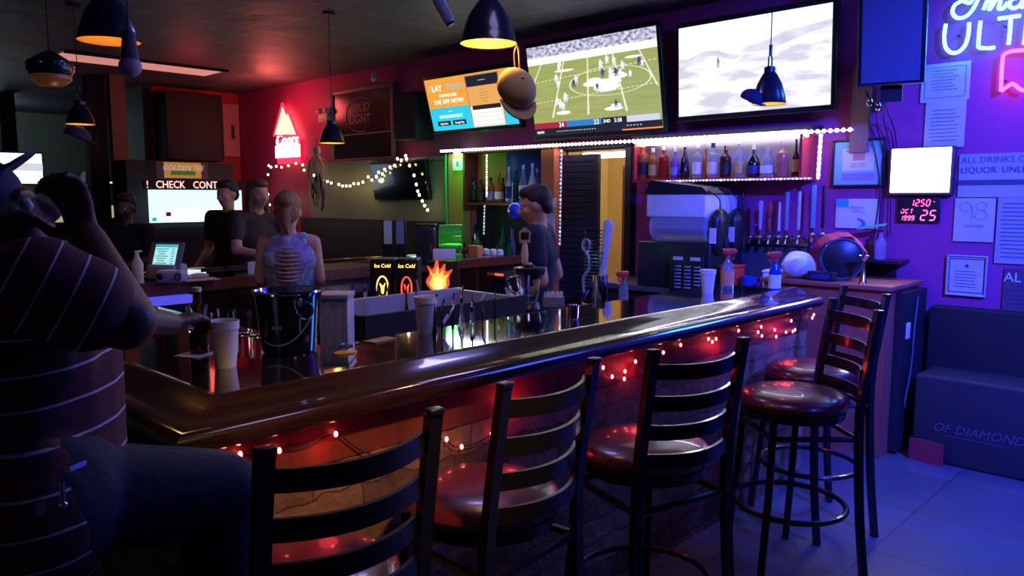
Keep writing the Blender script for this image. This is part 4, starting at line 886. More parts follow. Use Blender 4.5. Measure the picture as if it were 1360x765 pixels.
for i, (x, y, d_, r_) in enumerate(((592, 424, 3.1, .5), (600, 412, 3.15, -.5), (642, 394, 3.3, .3))):
    p = onD(x, y, d_); b = bb(paper); b.M = Matrix.Translation(p) @ Euler((.5, r_, .7)).to_matrix().to_4x4(); b.box((0, 0, 0), (.035, .004, .038), bv=.001)
    tag(b.build('paper_tag'), ['white square tag lowest beside the speed rail bottles', 'white square tag leaning on the third speed rail bottle', 'white square tag on the dark red speed rail bottle'][i], 'tag')
# blender
q = onZ(703, 411, 1.016)
t = thing('blender_jar', 'clear blender jar with black lid standing on the inner ledge', 'blender', (q.x, q.y, 1.016))
b = bb(blackp).lathe([(.05, 0), (.062, .005), (.055, .03), (.045, .04)], (0, 0, 0), 24); b.build('collar', t)
b = bb(glass).lathe([(.042, .035), (.075, .19), (.079, .195), (.072, .19), (.038, .045), (.0001, .045)], (0, 0, 0), 24, closed=False); b.build('glass_jar', t)
b = bb(blackp).lathe([(.078, .188), (.084, .20), (.082, .222), (.03, .226), (.028, .236), (.0001, .238)], (0, 0, 0), 24, closed=False); b.build('lid', t)
bb(white).cyl((0, 0, .237), .014, .01, 14).build('lid_cap', t)
bb(glass).tube(spline([(-.055, .05, .18), (-.085, .075, .165), (-.08, .07, .11), (-.045, .04, .08)], 5), .008, 8).build('handle', t)
bb(chrome).box((0, 0, .07), (.05, .008, .004)).box((0, 0, .075), (.008, .05, .004)).tube([(0, 0, .045), (0, 0, .09)], .004).build('blade', t)
# napkin holder + straws
q = onZ(684, 408, 1.016); t = thing('napkin_holder', 'chrome holder with a fanned stack of white napkins beside the blender', 'napkin holder', (q.x, q.y, 1.016), (0, 0, radians(-60)))
for k in (-1, 1): b = bb(paper); b.M = Matrix.Rotation(radians(14*k), 4, 'Y'); b.box((.012*k, 0, .06), (.012, .09, .11)); b.build('napkin_stack', t)
bb(chrome).box((0, 0, .01), (.09, .11, .02), bv=.004).build('tray', t)
q = onZ(735, 407, 1.016); t = thing('straw_box', 'box of white wrapped straws beside the blender', 'straw box', (q.x, q.y, 1.016), (0, 0, radians(-46)))
bb(pm('clear_acrylic', (.5, .5, .55), .15, trans=.5)).box((0, 0, .028), (.115, .06, .056), bv=.004).build('tray', t)
for k in range(30):
    x = -.05+.0034*k; y = random.uniform(-.02, .02); bb(white if k % 3 else cream).tube([(x, y, .006), (x+random.uniform(-.004, .004), y+random.uniform(-.01, .01), .072+random.uniform(0, .012))], .0028, 6).build('straw', t)
q = onD(761, 367, 3.45); tag(bb(chrome).lathe([(.0001, 0), (.02, 0), (.03, .13), (.027, .13), (.018, .01), (.0001, .01)], (q.x, q.y, 1.0), 20, closed=False).build('shaker_cup'), 'steel shaker cup just right of the blender jar', 'shaker')
q = onD(697, 346, 4.2); t = thing('beer_tap_tower', 'beer tap handle with pale wood shaft and pentagon badge in front of the bartender', 'beer tap', (q.x, q.y, 0), (0, 0, HEAD-pi/2))
z0 = onD(697, 352, 4.2).z; TS = Matrix.Translation((0, 0, z0)) @ Matrix.Scale(.64, 4) @ Matrix.Translation((0, 0, -z0))
bb(steel).cyl((0, 0, 0), .028, z0-.01, 18).build('column', t)
bb(pm('pale_shaft', (.75, .62, .42), .35)).lathe([(.012, 0), (.028, .03), (.030, .10), (.022, .17), (.014, .19)], (0, 0, z0), 18).build('shaft', t).matrix_local = TS
b = bb(pm('tan_badge', (.5, .42, .28), .4)); pent = [(-.045, 0), (.045, 0), (.05, .09), (0, .135), (-.05, .09)]
b.add([(x, -.015, z0+.185+y) for x, y in pent]+[(x, .015, z0+.185+y) for x, y in pent], [tuple(range(5)), tuple(range(5, 10))[::-1]]+[(i, 5+i, 5+(i+1) % 5, (i+1) % 5) for i in range(5)]); b.build('badge', t).matrix_local = TS
bb(blackm).box((0, -.017, z0+.245), (.065, .004, .06), bv=.002).m(gold).add([(-.02, -.0205, z0+.23), (.02, -.0205, z0+.235), (.028, -.0205, z0+.262), (0, -.0205, z0+.25)], [(0, 1, 2, 3)]).build('badge_print', t).matrix_local = TS
# spilled coins / yellow coaster
tag(bb(pm('yellow_lemon', (.85, .45, .02), .25, coat=.4)).lathe([(.0001, 0), (.036, 0), (.036, .004), (.0001, .005)], (1.50, 2.25, 1.0715), 24, sx=1.2, sy=.8, closed=False).build('coaster'), 'orange-yellow oval coaster lying right of the champagne bucket', 'coaster')
tag(bb(pm('tan_card', (.40, .28, .10), .4)).box((1.73, 2.36, 1.0725), (.12, .06, .003), rz=.2).build('card'), 'tan card lying flat near the ice bin corner', 'card')
b = bb(pm('clear_wrap', (.5, .5, .6), .1, metal=.4)); random.seed(9)
for k in range(6): b.sph((1.56+.012*k, 2.36+.012*sin(k*2), 1.076), (.009, .006, .004), 8, 5)
tag(b.build('crumpled_wrapper'), 'crumpled shiny wrapper beside the tan card', 'wrapper')
# spray bottles at the far end
def spray(loc, label, g, trig, la, h=.24, r=.034, rot=0, solid=None):
    t = thing('spray_bottle', label, 'spray bottle', loc, (0, 0, rot), 'spray bottles')
    b = bb(GC[g]).lathe([(.0001, 0), (r, 0), (r, h*.45), (r*.8, h*.58), (r*.38, h*.70), (r*.38, h*.76)], (0, 0, 0), 20, closed=False); b.build('bottle_body', t)
    if la: bb(LBL[la]).lathe([(r*1.02, h*.1), (r*1.02, h*.42)], (0, 0, 0), 20, closed=False).build('paper_label', t)
    b = bb(trig).cyl((0, 0, h*.74), r*.45, h*.07, 14).box((.005, 0, h*.88), (.075, .026, .035), bv=.008).box((.046, 0, h*.885), (.014, .018, .018), bv=.003); b.tube(spline([(.028, 0, h*.86), (.036, 0, h*.76), (.026, 0, h*.68)], 4), .0055, 8); b.build('trigger_head', t)
    return t
q = onZ(955, 384, 1.07)
spray((4.12, 2.25, 1.07), 'red-trigger cleaning spray bottle with orange and blue label beside the far foam cup', 'clear', redp, 'orange', .25, .036, radians(-40))
spray((4.18, 1.99, 1.07), 'blue glass cleaner spray bottle nearest the right end of the bar', 'blue', redp, 'white', .24, .033, radians(150))
q = onD(828, 392, 4.75); spray((q.x, q.y, .93), 'red-trigger spray bottle with clear body in front of the frozen drink machine', 'clear', redp, None, .24, .03, radians(160))
tag(bb(steel).cyl((q.x-.05, q.y, 0), .11, .925, 24).build('waste_bin'), 'round steel bin carrying the clear spray bottle', 'bin')
q = onD(797, 365, 4.45); tag(bb(chrome).cyl((q.x, q.y, .0), .045, q.z, 24).build('steel_cylinder'), 'tall polished steel cylinder under the wire rack', 'cylinder')
# mug, cup and foam cup behind
for i, (x, y, hh, rr, m_, lb) in enumerate(((3.93, 2.02, .0, 0, None, ''), (4.60, 2.32, .11, .045, pm('blue_mug', (.02, .06, .3), .15, coat=.5), 'dark blue mug near the spray bottles at the bar end'))):
    if not m_: continue
    t = thing('mug', lb, 'mug', (5.10, 2.62, CT)); bb(m_).lathe([(.0001, 0), (.05, 0), (.06, .12), (.056, .12), (.045, .01), (.0001, .01)], (0, 0, 0), 24, closed=False).build('mug_body', t); bb(m_).tube(spline([(.05, -.03, .10), (.08, -.06, .08), (.07, -.05, .035), (.045, -.03, .02)], 5), .007, 8).build('handle', t)
t = thing('plastic_tub', 'white plastic tub behind the blue spray bottle', 'tub', (5.15, 2.44, CT), (0, 0, .2)); bb(white).box((0, 0, .08), (.16, .16, .16), bv=.02).build('tub_body', t); bb(paper).box((0, 0, .165), (.165, .165, .015), bv=.004).build('lid', t)
t = thing('plastic_tub', 'red flat tub behind the far foam cup', 'tub', (5.12, 2.86, CT+.0)); 
t.location = (5.12, 2.76, CT); bb(redp).box((0, 0, .09), (.15, .12, .18), bv=.01).build('tub_body', t); bb(redp).box((0, 0, .185), (.165, .135, .012), bv=.004).build('rim', t)
# white plastic bag
random.seed(4); b = bb(pm('white_bag', (.78, .78, .82), .4, trans=.1, scale=12, bump=.8)); b.sph((0, 0, .10), (.13, .13, .10), 28, 18)
b.v = [Vector((v.x*(1+.13*sin(9*v.z*7+3*v.y*20)), v.y*(1+.12*sin(v.x*40)), v.z*(1+.12*sin(v.x*33+v.y*21)))) for v in b.v]
o = b.build('plastic_bag'); o.location = (5.04, 2.24, 1.072); o.scale = (.85, .85, .8); tag(o, 'crumpled white plastic bag left of the black barrel', 'bag')

# ---------------------------------------------------------------- podium and what stands on it
pod = wood('podium_wood', (.30, .07, .045), (.36, .10, .06), .5, 3, (3, 3, 1))
t = thing('podium_cabinet', 'orange-brown cabinet end with dark scuffed top standing past the end of the bar', 'cabinet', (0, 0, 0))
bb(pod).prism([(4.93, 1.63), (5.5, 1.63), (5.5, 2.42), (4.93, 2.42)], 0, 1.04).build('cabinet_body', t)
b = bb(pod).box((5.2, 2.02, 1.055), (.60, .84, .03), bv=.006); b.build('cabinet_top', t)
bb(mattb).box((5.28, 1.60, .52), (.42, .05, 1.0)).build('side_panel', t)['label'] = 'dark side panel with an outlet'
bb(cream).box((5.15, 1.572, .78), (.06, .01, .10), bv=.002).build('outlet_plate', t)
t = thing('cash_tray', 'dark low box sitting on the podium edge toward the bar', 'box', (4.97, 2.05, 1.07)); bb(mattb).box((0, 0, .03), (.06, .17, .06), bv=.005).build('box_body', t); bb(LBL['navy']).box((-.032, 0, .03), (.004, .12, .03)).build('label', t)
# black barrel on its side with red towel
t = thing('black_barrel', 'black round barrel lying on its side on the podium', 'barrel', (5.18, 2.02, 1.07))
b = bb(blackp); b.lathe([(.0001, 0), (.115, 0), (.13, .01), (.135, .03), (.118, .04), (.122, .27), (.1, .28), (.0001, .28)], (0, 0, 0), 32, closed=False); va2 = atan2(-2.02, -5.18)+radians(6)
ax = Vector((cos(va2), sin(va2), 0)); sd = Vector((-ax.y, ax.x, 0)); b.v = [ax*(.12-v.z)+sd*v.x+Vector((0, 0, v.y+.138)) for v in b.v]; b.build('barrel_body', t)
ring = [ax*.118+sd*.128*cos(k*pi/16)+Vector((0, 0, .138+.128*sin(k*pi/16))) for k in range(32)]; bb(pm('barrel_rim', (.05, .06, .12), .2, coat=.6)).tube(ring, .008, 8, closed=True).build('rim', t)
tw = pm('red_towel', (.62, .07, .10), .9, scale=60, bump=.5); b = bb(tw); nx, ny = 18, 16; vs = []
for i in range(nx+1):
    for j in range(ny+1):
        a = radians(-62+150*j/ny); dd = .10-.30*i/nx; rr = .146+.012*sin(i*1.1+j*.9)+.006*sin(j*2.3)+(.03*max(0, i/nx-.5))
        vs.append(ax*(dd+.015*sin(j*.8))+sd*(rr*sin(a))+Vector((0, 0, .138+rr*cos(a))))
b.add(vs, [(i*(ny+1)+j, (i+1)*(ny+1)+j, (i+1)*(ny+1)+j+1, i*(ny+1)+j+1) for i in range(nx) for j in range(ny)])
o = b.build('towel', mods=[('SOLIDIFY', dict(thickness=.012, offset=1)), ('SUBSURF', dict(levels=1))]); o.location = (5.18, 2.02, 1.07); tag(o, 'red towel draped over the black barrel', 'towel')
# jigger
t = thing('jigger', 'tall brass and steel jigger on the podium in front of the red towel', 'jigger', (4.99, 1.80, 1.07)); bb(gold).lathe([(.028, 0), (.022, .01), (.008, .10), (.007, .14)], (0, 0, 0), 20).build('stem', t); bb(chrome).lathe([(.007, .138), (.032, .168), (.034, .175), (.030, .172), (.0001, .15)], (0, 0, 0), 20, closed=False).build('cup', t)
# small shelf with bottles right of the taps
tag(bb(blackp).box((5.47, 1.94, 1.18), (.22, .44, .02)).box((5.55, 1.94, 1.08), (.03, .3, .2)).build('wall_shelf'), 'small dark wall shelf holding three bottles behind the red towel', 'shelf')
for x, yt, w_, g, lb in ((1155, 312, 9, 'brown', 'brown bottle first on the small wall shelf'), (1168, 306, 14, 'clear', 'square clear bottle on the small wall shelf'), (1150, 318, 8, 'green', 'green bottle set back on the small wall shelf')):
    pbottle(x, yt, 353, w_, 5.46 if x != 1150 else 5.52, 'wine', g, None, blackp, lb, 'bottles on the small wall shelf', zb=1.191)
t = thing('green_leaflet', 'folded green and white card lying across the bottles on the small shelf', 'card', onX(1156, 303, 5.44)); b = bb(pm('green_card', (.05, .4, .22), .5)); b.add([(0, .09, -.012), (0, -.09, .02), (.05, -.09, .035), (.05, .09, .005)], [(0, 1, 2, 3)]); b.build('card_sheet', t, mods=[('SOLIDIFY', dict(thickness=.004))])
# dark case cabinet at the right
t = thing('black_cabinet', 'low black cabinet with worn white lettering against the blue-lit wall', 'cabinet', (0, 0, 0))
bb(darkw).box((5.32, .55, .265), (.46, 1.9, .53), bv=.02).build('front_case', t); bb(mattb).box((5.5, .54, .46), (.14, 2.0, .90), bv=.01).build('rear_case', t)
b = bb(pm('faded_print', (.10, .09, .12), .6)); b.M = Matrix.Translation(onX(1297, 582, 5.086)) @ WALLROT.to_matrix().to_4x4(); b.text('OF DIAMOND', .075, shear=.3).box((0, -.02, .0), (.34, .004, .001)); b.build('lettering', t)
tag(bb(pm('power_cord', (.12, .12, .2), .4)).tube(spline([(5.30, 1.57, .98), (5.2, 1.55, .8), (5.16, 1.545, .55), (5.10, 1.55, .35), (5.12, 1.55, .30)], 6), .004, 6).build('power_cord'), 'thin pale cord hanging beside the podium', 'cord')
tag(bb(pm('dull_red_board', (.3, .03, .04), .6)).prism([(5.04, 1.30), (5.06, 1.50), (5.07, 1.42)], 0, .14).build('red_wedge'), 'small dull red wedge on the floor by the black cabinet', 'wedge')

# ---------------------------------------------------------------- logo coolers and things on the inner island
t = thing('inner_island', 'dark equipment stand in front of the far bar carrying the coolers', 'stand', (0, 0, 0)); bb(mattb).box((3.9, 4.35, .4), (1.0, .5, .8)).build('stand_body', t); bb(steel).box((3.9, 4.35, .81), (1.04, .54, .02)).build('stand_top', t)
OR = em('logo_orange', (1, .28, .03), 3.2); RR = em('logo_red', (1, .06, .03), 2.6); AM = em('logo_amber', (1, .5, .08), 3.2)
def cooler(loc, label, hue, w, h):
    t = thing('tap_machine', label, 'drink cooler', loc, (0, 0, HEAD-pi/2), 'lit logo coolers'); bb(blackp).box((0, .11, h/2), (w, .2, h), bv=.01).build('housing', t)
    b = bb(hue); M0 = Matrix.Translation((0, .0085, 0)) @ Matrix.Rotation(pi/2, 4, 'X'); b.M = M0
    cx, cy = 0, h*.52; 
    b.tube([(cx+w*.22*cos(k*pi/12), cy+h*.19*sin(k*pi/12), 0) for k in range(24)], .0045, 6, closed=True)
    b.tube([(cx, cy-h*.11, 0), (cx-w*.02, cy-h*.03, 0), (cx-w*.10, cy+h*.07, 0)], .004, 6).tube([(cx, cy-h*.11, 0), (cx+w*.02, cy-h*.03, 0), (cx+w*.10, cy+h*.07, 0)], .004, 6).cap((cx, cy-h*.08, 0), (cx, cy+h*.01, 0), .009, .011, 8)
    b.build('deer_badge', t)
    b = bb(AM); b.M = M0; b.text('J\u00e4germeister', h*.15, (0, h*.20, 0), ext=.001, sx=.50); b.text('Ice Cold', h*.09, (0, h*.86, 0), ext=.001, shear=.2, sx=.9); b.build('lettering', t)
    return t
q = onD(508, 397, 5.1); cooler((q.x, q.y, .82), 'left black drink cooler with glowing amber badge', AM, .165, onD(508, 344, 5.1).z-.82)
q = onD(540, 397, 5.0); cooler((q.x, q.y, .82), 'right black drink cooler with glowing red badge', RR, .15, onD(540, 344, 5.0).z-.82)
# lit flame sign
q = onD(583, 388, 5.0); t = thing('flame_sign', 'glowing orange flame-shaped lit sign right of the coolers', 'lit sign', q, (0, 0, HEAD-pi/2)); s_ = 5.0/F
def flame(mat, k, dy, y0):
    pts = [(0, 0), (9, 3), (14, 11), (13, 20), (18, 30), (9, 27), (8, 38), (1, 30), (-2, 44), (-8, 30), (-15, 35), (-12, 24), (-17, 14), (-10, 3)]
    P_ = [(p.x*s_*k, p.y*s_*k+y0) for p in spline([(a, c, 0) for a, c in pts], 4, closed=True)]; b = bb(mat); n = len(P_)
    b.add([(x, -dy, z) for x, z in P_]+[(x, -dy+.008, z) for x, z in P_]+[(0, -dy, y0+.35*44*s_*k)], [(i, (i+1) % n, 2*n) for i in range(n)]+[(i, i+n, (i+1) % n+n, (i+1) % n) for i in range(n)]); b.build('flame_layer', t)
flame(em('flame_red', (1, .05, .02), 2.2), 1.0, .0, 0); flame(em('flame_orange', (1, .20, .03), 3.5), .74, .012, .01); flame(em('flame_yellow', (1, .55, .10), 4.5), .42, .024, .02)
bb(blackp).box((0, .03, -.01), (.16, .04, .02)).box((0, .04, .09), (.02, .01, .2)).box((0, .04, -(q.z-.82)/2-.01), (.03, .03, q.z-.82)).build('stand', t)
t = thing('paper_roll', 'white folded menu card above the flame sign', 'card', onD(590, 338, 4.9), (0, .35, HEAD)); bb(paper).box((0, 0, 0), (.02, .14, .07), bv=.003).build('card_sheet', t)
# tap stands with cards in front of the far wall
for i, (x, lb) in enumerate(((516, 'dark menu stand with a white card on the far bar, left one'), (532, 'dark menu stand with a lilac card on the far bar, right one'))):
    q = onD(x, 340, 6.4); t = thing('menu_stand', lb, 'menu stand', (q.x, q.y, 1.07), (0, 0, HEAD-pi/2)); bb(blackp).box((0, 0, .02), (.16, .1, .04)).box((0, 0, .18), (.095, .02, .34), bv=.004).build('stand', t); bb([paper, pm('lilac_card', (.3, .27, .5), .6)][i]).box((0, -.013, .25), (.065, .004, .19)).build('card', t)
q = onD(566, 340, 6.2); t = thing('drink_dispenser', 'dark glass drink dispenser on the far bar beside the green fan', 'dispenser', (q.x, q.y, 1.07), (0, 0, HEAD-pi/2)); bb(pm('dark_glass', (.05, .05, .07), .08, trans=.4)).box((0, 0, .16), (.15, .13, .28), bv=.02).build('tank', t); bb(blackp).box((0, 0, .01), (.15, .13, .02)).box((0, 0, .315), (.16, .14, .02), bv=.004).build('lid', t)
# green translucent drum (ball cage) left of the back bar
q = onD(599, 315, 5.9); t = thing('green_drum', 'translucent green plastic drum at the left end of the back bar', 'drum', (q.x, q.y, q.z), (0, 0, HEAD-pi/2)); gg = pm('green_acrylic', (.12, .75, .08), .15, trans=.5)
b = bb(gg).lathe([(.06, -.09), (.095, -.085), (.095, .085), (.06, .09)], (0, 0, 0), 22); b.v = [Vector((v.z, v.x, v.y)) for v in b.v]; b.build('drum_body', t)
bb(gg).box((0, 0, -.15), (.15, .12, .06), bv=.01).box((-.07, 0, -.08), (.01, .05, .12)).box((.07, 0, -.08), (.01, .05, .12)).build('stand', t); bb(blackp).box((0, 0, (-(q.z-CT)-.18)/2), (.12, .12, q.z-CT-.18)).build('post', t)
lamp('drum_green_glow', 'POINT', tuple(onD(599, 300, 5.4)), 1.2, (.1, 1, .15), .03)
# bottles on the left part of the back counter
for i, (x, yt, w_, X, kind, g, la, lb) in enumerate((
    (627, 296, 12, 5.45, 'wine', 'dark', None, 'tall dark bottle under the left shelf'), (634, 307, 13, 5.35, 'square', 'green', None, 'green square bottle lit green under the left shelf'), (668, 291, 10, 5.4, 'wine', 'green', None, 'tall green wine bottle left of the blue ball'), (680, 298, 10, 5.45, 'wine', 'clear', None, 'tall pale bottle left of the blue ball'),
    (612, 322, 10, 5.3, 'wine', 'brown', 'red', 'brown bottle with red top beside the green drum'), (622, 328, 8, 5.2, 'wine', 'dark', None, 'small dark bottle right of the green drum'), (645, 328, 9, 5.25, 'slim', 'brown', 'cream', 'brown bottle with cream label in the crowded group'), (655, 332, 8, 5.3, 'slim', 'red', None, 'small red bottle in the crowded group'), (606, 335, 9, 5.15, 'square', 'brown', 'cream', 'short labelled bottle at the left end of the back counter'), (660, 322, 9, 5.4, 'slim', 'clear', 'white', 'clear bottle behind the steel shakers'), (677, 318, 9, 5.4, 'wine', 'green', 'gold', 'gold labelled green bottle near the bartender'))):
    q = onX(x, yt, X); d = (q-CAM).dot(_fw); bottle((X, min(max(q.y, 4.93), 5.8), CT), kind, w_/F*d/2, max(.16, min(.40, q.z-CT)), g, la, blackp, lb, 'bottles crowded on the left back counter')
q = onX(632, 374, 5.08); tag(bb(LBL['orange']).box((5.08, q.y, CT+.11), (.07, .13, .22), bv=.006).build('drink_carton'), 'orange drink carton in front of the crowded bottles', 'carton')
for i, (x, lb) in enumerate(((646, 'leftmost steel shaker beside the orange carton'), (655, 'middle steel shaker with white cap'), (664, 'rightmost steel shaker in front of the bottles'))):
    q = onX(x, 374, 5.06); t = thing('cocktail_shaker', lb, 'shaker', (5.06, q.y, CT), group='steel shakers on the back counter'); bb(chrome).lathe([(.03, 0), (.04, .14), (.038, .15)], (0, 0, 0), 20).build('shaker_body', t); bb(white).lathe([(.036, .15), (.03, .19), (.018, .20)], (0, 0, 0), 16).build('cap', t)
q = onX(686, 280, 5.3); t = thing('blue_ball', 'glossy blue ball hanging behind the bartender\'s shoulder', 'ball', q); bb(pm('blue_gloss', (.02, .06, .7), .12, coat=.8)).sph((0, 0, 0), .085, 24, 16).build('ball', t); bb(white).tube([(0, .06, .07), (.02, .07, .26)], .003).build('string', t)
lamp('back_bar_spot', 'POINT', (5.1, 5.5, 1.45), 1.6, (.35, .9, .5), .04)

# ---------------------------------------------------------------- register station on the left
q = onZ(214, 372, 1.071); t = thing('till_tablet', 'till tablet with a cyan order list on its screen in a pale tilted dock', 'tablet', (q.x, q.y, 1.071), (0, 0, HEAD-pi/2+radians(-12)))
M0 = Matrix.Translation((0, 0, .0)) @ Matrix.Rotation(radians(-22), 4, 'X')
b = bb(pm('grey_dock', (.16, .15, .2), .4)); b.M = M0; b.box((0, 0, .13), (.24, .02, .25), bv=.008).build('tablet_case', t)
b = bb(SB); b.M = M0; b.box((.005, -.012, .14), (.185, .004, .215)); b.m(em('till_cyan', (.45, .95, 1), .9)).box((.005, -.015, .14), (.16, .003, .19)); b.m(em('till_blue', (.0, .5, .65), .9)).box((.005, -.017, .225), (.16, .002, .014))
b.m(pm('till_ink', (.02, .06, .08), .5))
for k in range(9): b.box((-.02, -.017, .205-.016*k), (.09-.02*(k % 3), .002, .004)).box((.06, -.017, .205-.016*k), (.02, .002, .004))
b.build('screen', t); bb(pm('dock_cream', (.4, .33, .4), .45)).box((0, .07, .05), (.2, .16, .10), bv=.02).build('dock_base', t)
q = onZ(223, 374, 1.071); t = thing('receipt_printer', 'small white receipt scanner lying in front of the tablet', 'scanner', (q.x, q.y-.06, 1.071), (0, 0, HEAD-pi/2)); bb(pm('pale_violet_plastic', (.45, .42, .62), .35)).box((0, 0, .04), (.17, .10, .075), bv=.02).build('housing', t); bb(blackp).sph((-.055, -.048, .04), (.024, .012, .024)).tube([(.06+.018*cos(k*pi/8), -.052, .04+.022*sin(k*pi/8)) for k in range(16)], .004, 5, closed=True).build('lens', t)
q = onZ(262, 371, 1.071); tag(bb(pm('peach_paper', (.75, .55, .42), .7)).prism([(q.x-.12, q.y-.1), (q.x+.1, q.y-.12), (q.x+.12, q.y+.04), (q.x-.05, q.y+.08)], 1.071, 1.076).build('paper_slip'), 'peach paper slips lying right of the scanner', 'paper')
b = bb(pm('peach_paper', (.75, .55, .42), .7)); b.sph((q.x+.02, q.y+.02, 1.092), (.07, .035, .018), 12, 8).sph((q.x-.06, q.y+.02, 1.09), (.04, .03, .015), 12, 8); tag(b.build('crumpled_napkin'), 'crumpled peach napkin on the paper slips', 'napkin')
q = onZ(250, 361, 1.07); tag(bb(em('phone_glow', (.8, .95, 1), .9)).box((q.x, q.y, 1.077), (.10, .14, .012), rz=.6, bv=.003).build('phone'), 'small lit phone lying behind the tablet', 'phone')
q = onZ(183, 366, 1.07); t = thing('squeeze_bottle', 'pale squeeze bottle left of the till tablet', 'bottle', (q.x, q.y, 1.07)); bb(cream).lathe([(.0001, 0), (.035, 0), (.04, .08), (.02, .12), (.012, .15), (.012, .16)], (0, 0, 0), 16, closed=False).build('bottle_body', t); bb(white).box((.01, 0, .165), (.05, .014, .014), bv=.004).build('pump', t)
tag(bb(paper).prism([(2.62, 5.1), (2.72, 5.1), (2.70, 5.2)], 1.072, 1.15).build('paper_tent'), 'small pale folded card on the far bar between the customers', 'card')

# ---------------------------------------------------------------- arcade machine and left background
q = onY(199, 296, 9.6); q2 = onY(330, 252, 9.6)
t = thing('arcade_machine', 'arcade game cabinet with bright screen, lit topper and red scrolling text', 'arcade machine', (0, 0, 0))
bb(mattb).box((4.2, 10.0, .62), (1.25, .7, 1.24)).box((4.25, 10.1, 1.55), (1.35, .45, 1.0)).build('cabinet', t)
b = bb(em('arcade_sky', (.55, .85, 1.0), 1.5)); x0, x1 = q.x, 4.88; z0, z1 = onY(199, 296, 9.6).z, onY(199, 252, 9.6).z
b.box(((x0+x1)/2, 9.6, (z0+z1)/2), (x1-x0, .02, z1-z0)); b.m(em('arcade_snow', (1, 1, .95), 1.6)).box(((x0+x1)/2+.08, 9.588, z0+.09), (x1-x0-.3, .004, .15)).m(redp).box((x0+.22, 9.585, z0+.10), (.06, .004, .05)).m(em('till_blue', (.0, .5, .65), .9)).box((x0+.05, 9.585, z0+.04), (.05, .004, .04)); b.build('screen', t)
b = bb(mattb).box(((x0+x1)/2, 9.62, z1+.065), (x1-x0+.1, .03, .11)); b.build('ticker_panel', t)
b = bb(em('ticker_red', (1, .42, .38), 2.2)); b.M = Matrix.Translation((x0-.02, 9.598, z1+.022)) @ Matrix.Rotation(pi/2, 4, 'X'); b.text('!', .125, align='LEFT', ext=.002, sx=.86); b.build('ticker_letters', t); M1 = b.M
for wd_, x_ in (('CHECK', .11), ('CONTROLS', .56)): b = bb(MATS['ticker_red']); b.M = M1; b.text(wd_, .125, (x_, 0, 0), align='LEFT', ext=.002, sx=.86); b.build('ticker_letters', t)
A = onY(207, 214, 9.7); C = onY(277, 238, 9.7); b = bb(pm('topper_board', (.12, .09, .12), .5)).box(((A.x+C.x)/2, 9.72, (A.z+C.z)/2), (C.x-A.x, .03, A.z-C.z)); b.build('topper', t)
b = bb(em('topper_amber', (.9, .42, .10), .38)).box(((A.x+C.x)/2, 9.70, (A.z+C.z)/2), (.46, .01, .19), bv=.02).m(em('topper_green', (.1, .3, .05), .3)).box(((A.x+C.x)/2, 9.69, C.z+.07), (.3, .006, .05)); b.M = Matrix.Translation(((A.x+C.x)/2, 9.69, (A.z+C.z)/2)) @ Matrix.Rotation(pi/2, 4, 'X'); b.m(em('topper_text', (.7, .6, .6), .6)).text('GOLDEN TEE', .085, (0, 0, 0), ext=.001, shear=.25); b.build('topper_art', t)
# dark loudspeaker and pink poster on the partition
A = onY(216, 120, 10.6); C = onY(296, 215, 10.6); tag(bb(mattb).box(((A.x+C.x)/2, 10.75, (A.z+C.z)/2), (C.x-A.x, .4, A.z-C.z), bv=.02).build('wall_panel'), 'large black panel on the red wall above the arcade machine', 'panel')
A = onY(298, 137, 10.9); C = onY(322, 208, 10.9); t = thing('poster', 'narrow pink poster right of the large black panel', 'poster', ((A.x+C.x)/2, 10.97, C.z)); bb(pm('pink_poster', (.6, .25, .28), .6)).box((0, 0, (A.z-C.z)/2), (C.x-A.x, .02, A.z-C.z)).build('sheet', t); bb(LINE).box((.02, -.012, .35), (.05, .004, .2)).build('emblem', t)
# wooden post and sheet at the left of the partition
A = onY(145, 165, 10.4); tag(bb(wood('tan_post', (.10, .055, .025), (.14, .08, .04), .6)).box((A.x+.12, 10.45, WZ/2), (.18, .1, WZ)).build('wooden_post'), 'tan wooden post left of the red wall', 'post')
A = onY(120, 180, 10.6); tag(bb(mattb).box((A.x+.1, 10.7, WZ/2), (.22, .12, WZ)).build('dark_post'), 'dark post left of the tan wooden post', 'post')
# far television, table lights on the left
A = onY(12, 203, 13); C = onY(55, 244, 13)
t = thing('television', 'small bright television far away on the left wall', 'television', ((A.x+C.x)/2-.1, 13, C.z)); w = C.x-A.x+.25; h = A.z-C.z
bb(bezel).box((0, .03, h/2), (w+.05, .05, h+.05)).box((0, .2, h/2), (.1, .3, .1)).build('casing', t); b = bb(em('screen_sky', (.86, .93, 1.0), 1.35)); b.box((0, 0, h/2), (w, .01, h)); b.m(em('screen_lilac', (.6, .62, .72), 1.1)).box((.1, -.006, h*.55), (w*.7, .004, h*.25)); b.build('screen', t)
tag(bb(mattb).box(((A.x+C.x)/2-.1, 13.35, WZ/2), (.2, .1, WZ)).build('tv_post'), 'dark post carrying the far small television', 'post')
A = onY(108, 228, 11); C = onY(152, 242, 11); t = thing('table_lamp_bar', 'low hung pool-table lamp with pale underside at the left', 'lamp', ((A.x+C.x)/2, 11, C.z)); b = bb(pm('lamp_shade_blue', (.10, .16, .28), .4)); w = C.x-A.x; b.add([(-w/2, -.15, 0), (w/2, -.15, 0), (w/2, .15, 0), (-w/2, .15, 0), (-w*.42, -.06, .13), (w*.46, -.06, .13), (w*.46, .06, .13), (-w*.42, .06, .13)], [(0, 3, 2, 1), (4, 5, 6, 7), (0, 1, 5, 4), (1, 2, 6, 5), (2, 3, 7, 6), (3, 0, 4, 7)]); b.build('shade', t)
bb(em('lamp_tube', (1, .95, .9), 2.5)).box((.05, -.13, -.008), (w*.6, .03, .014)).build('tube', t)
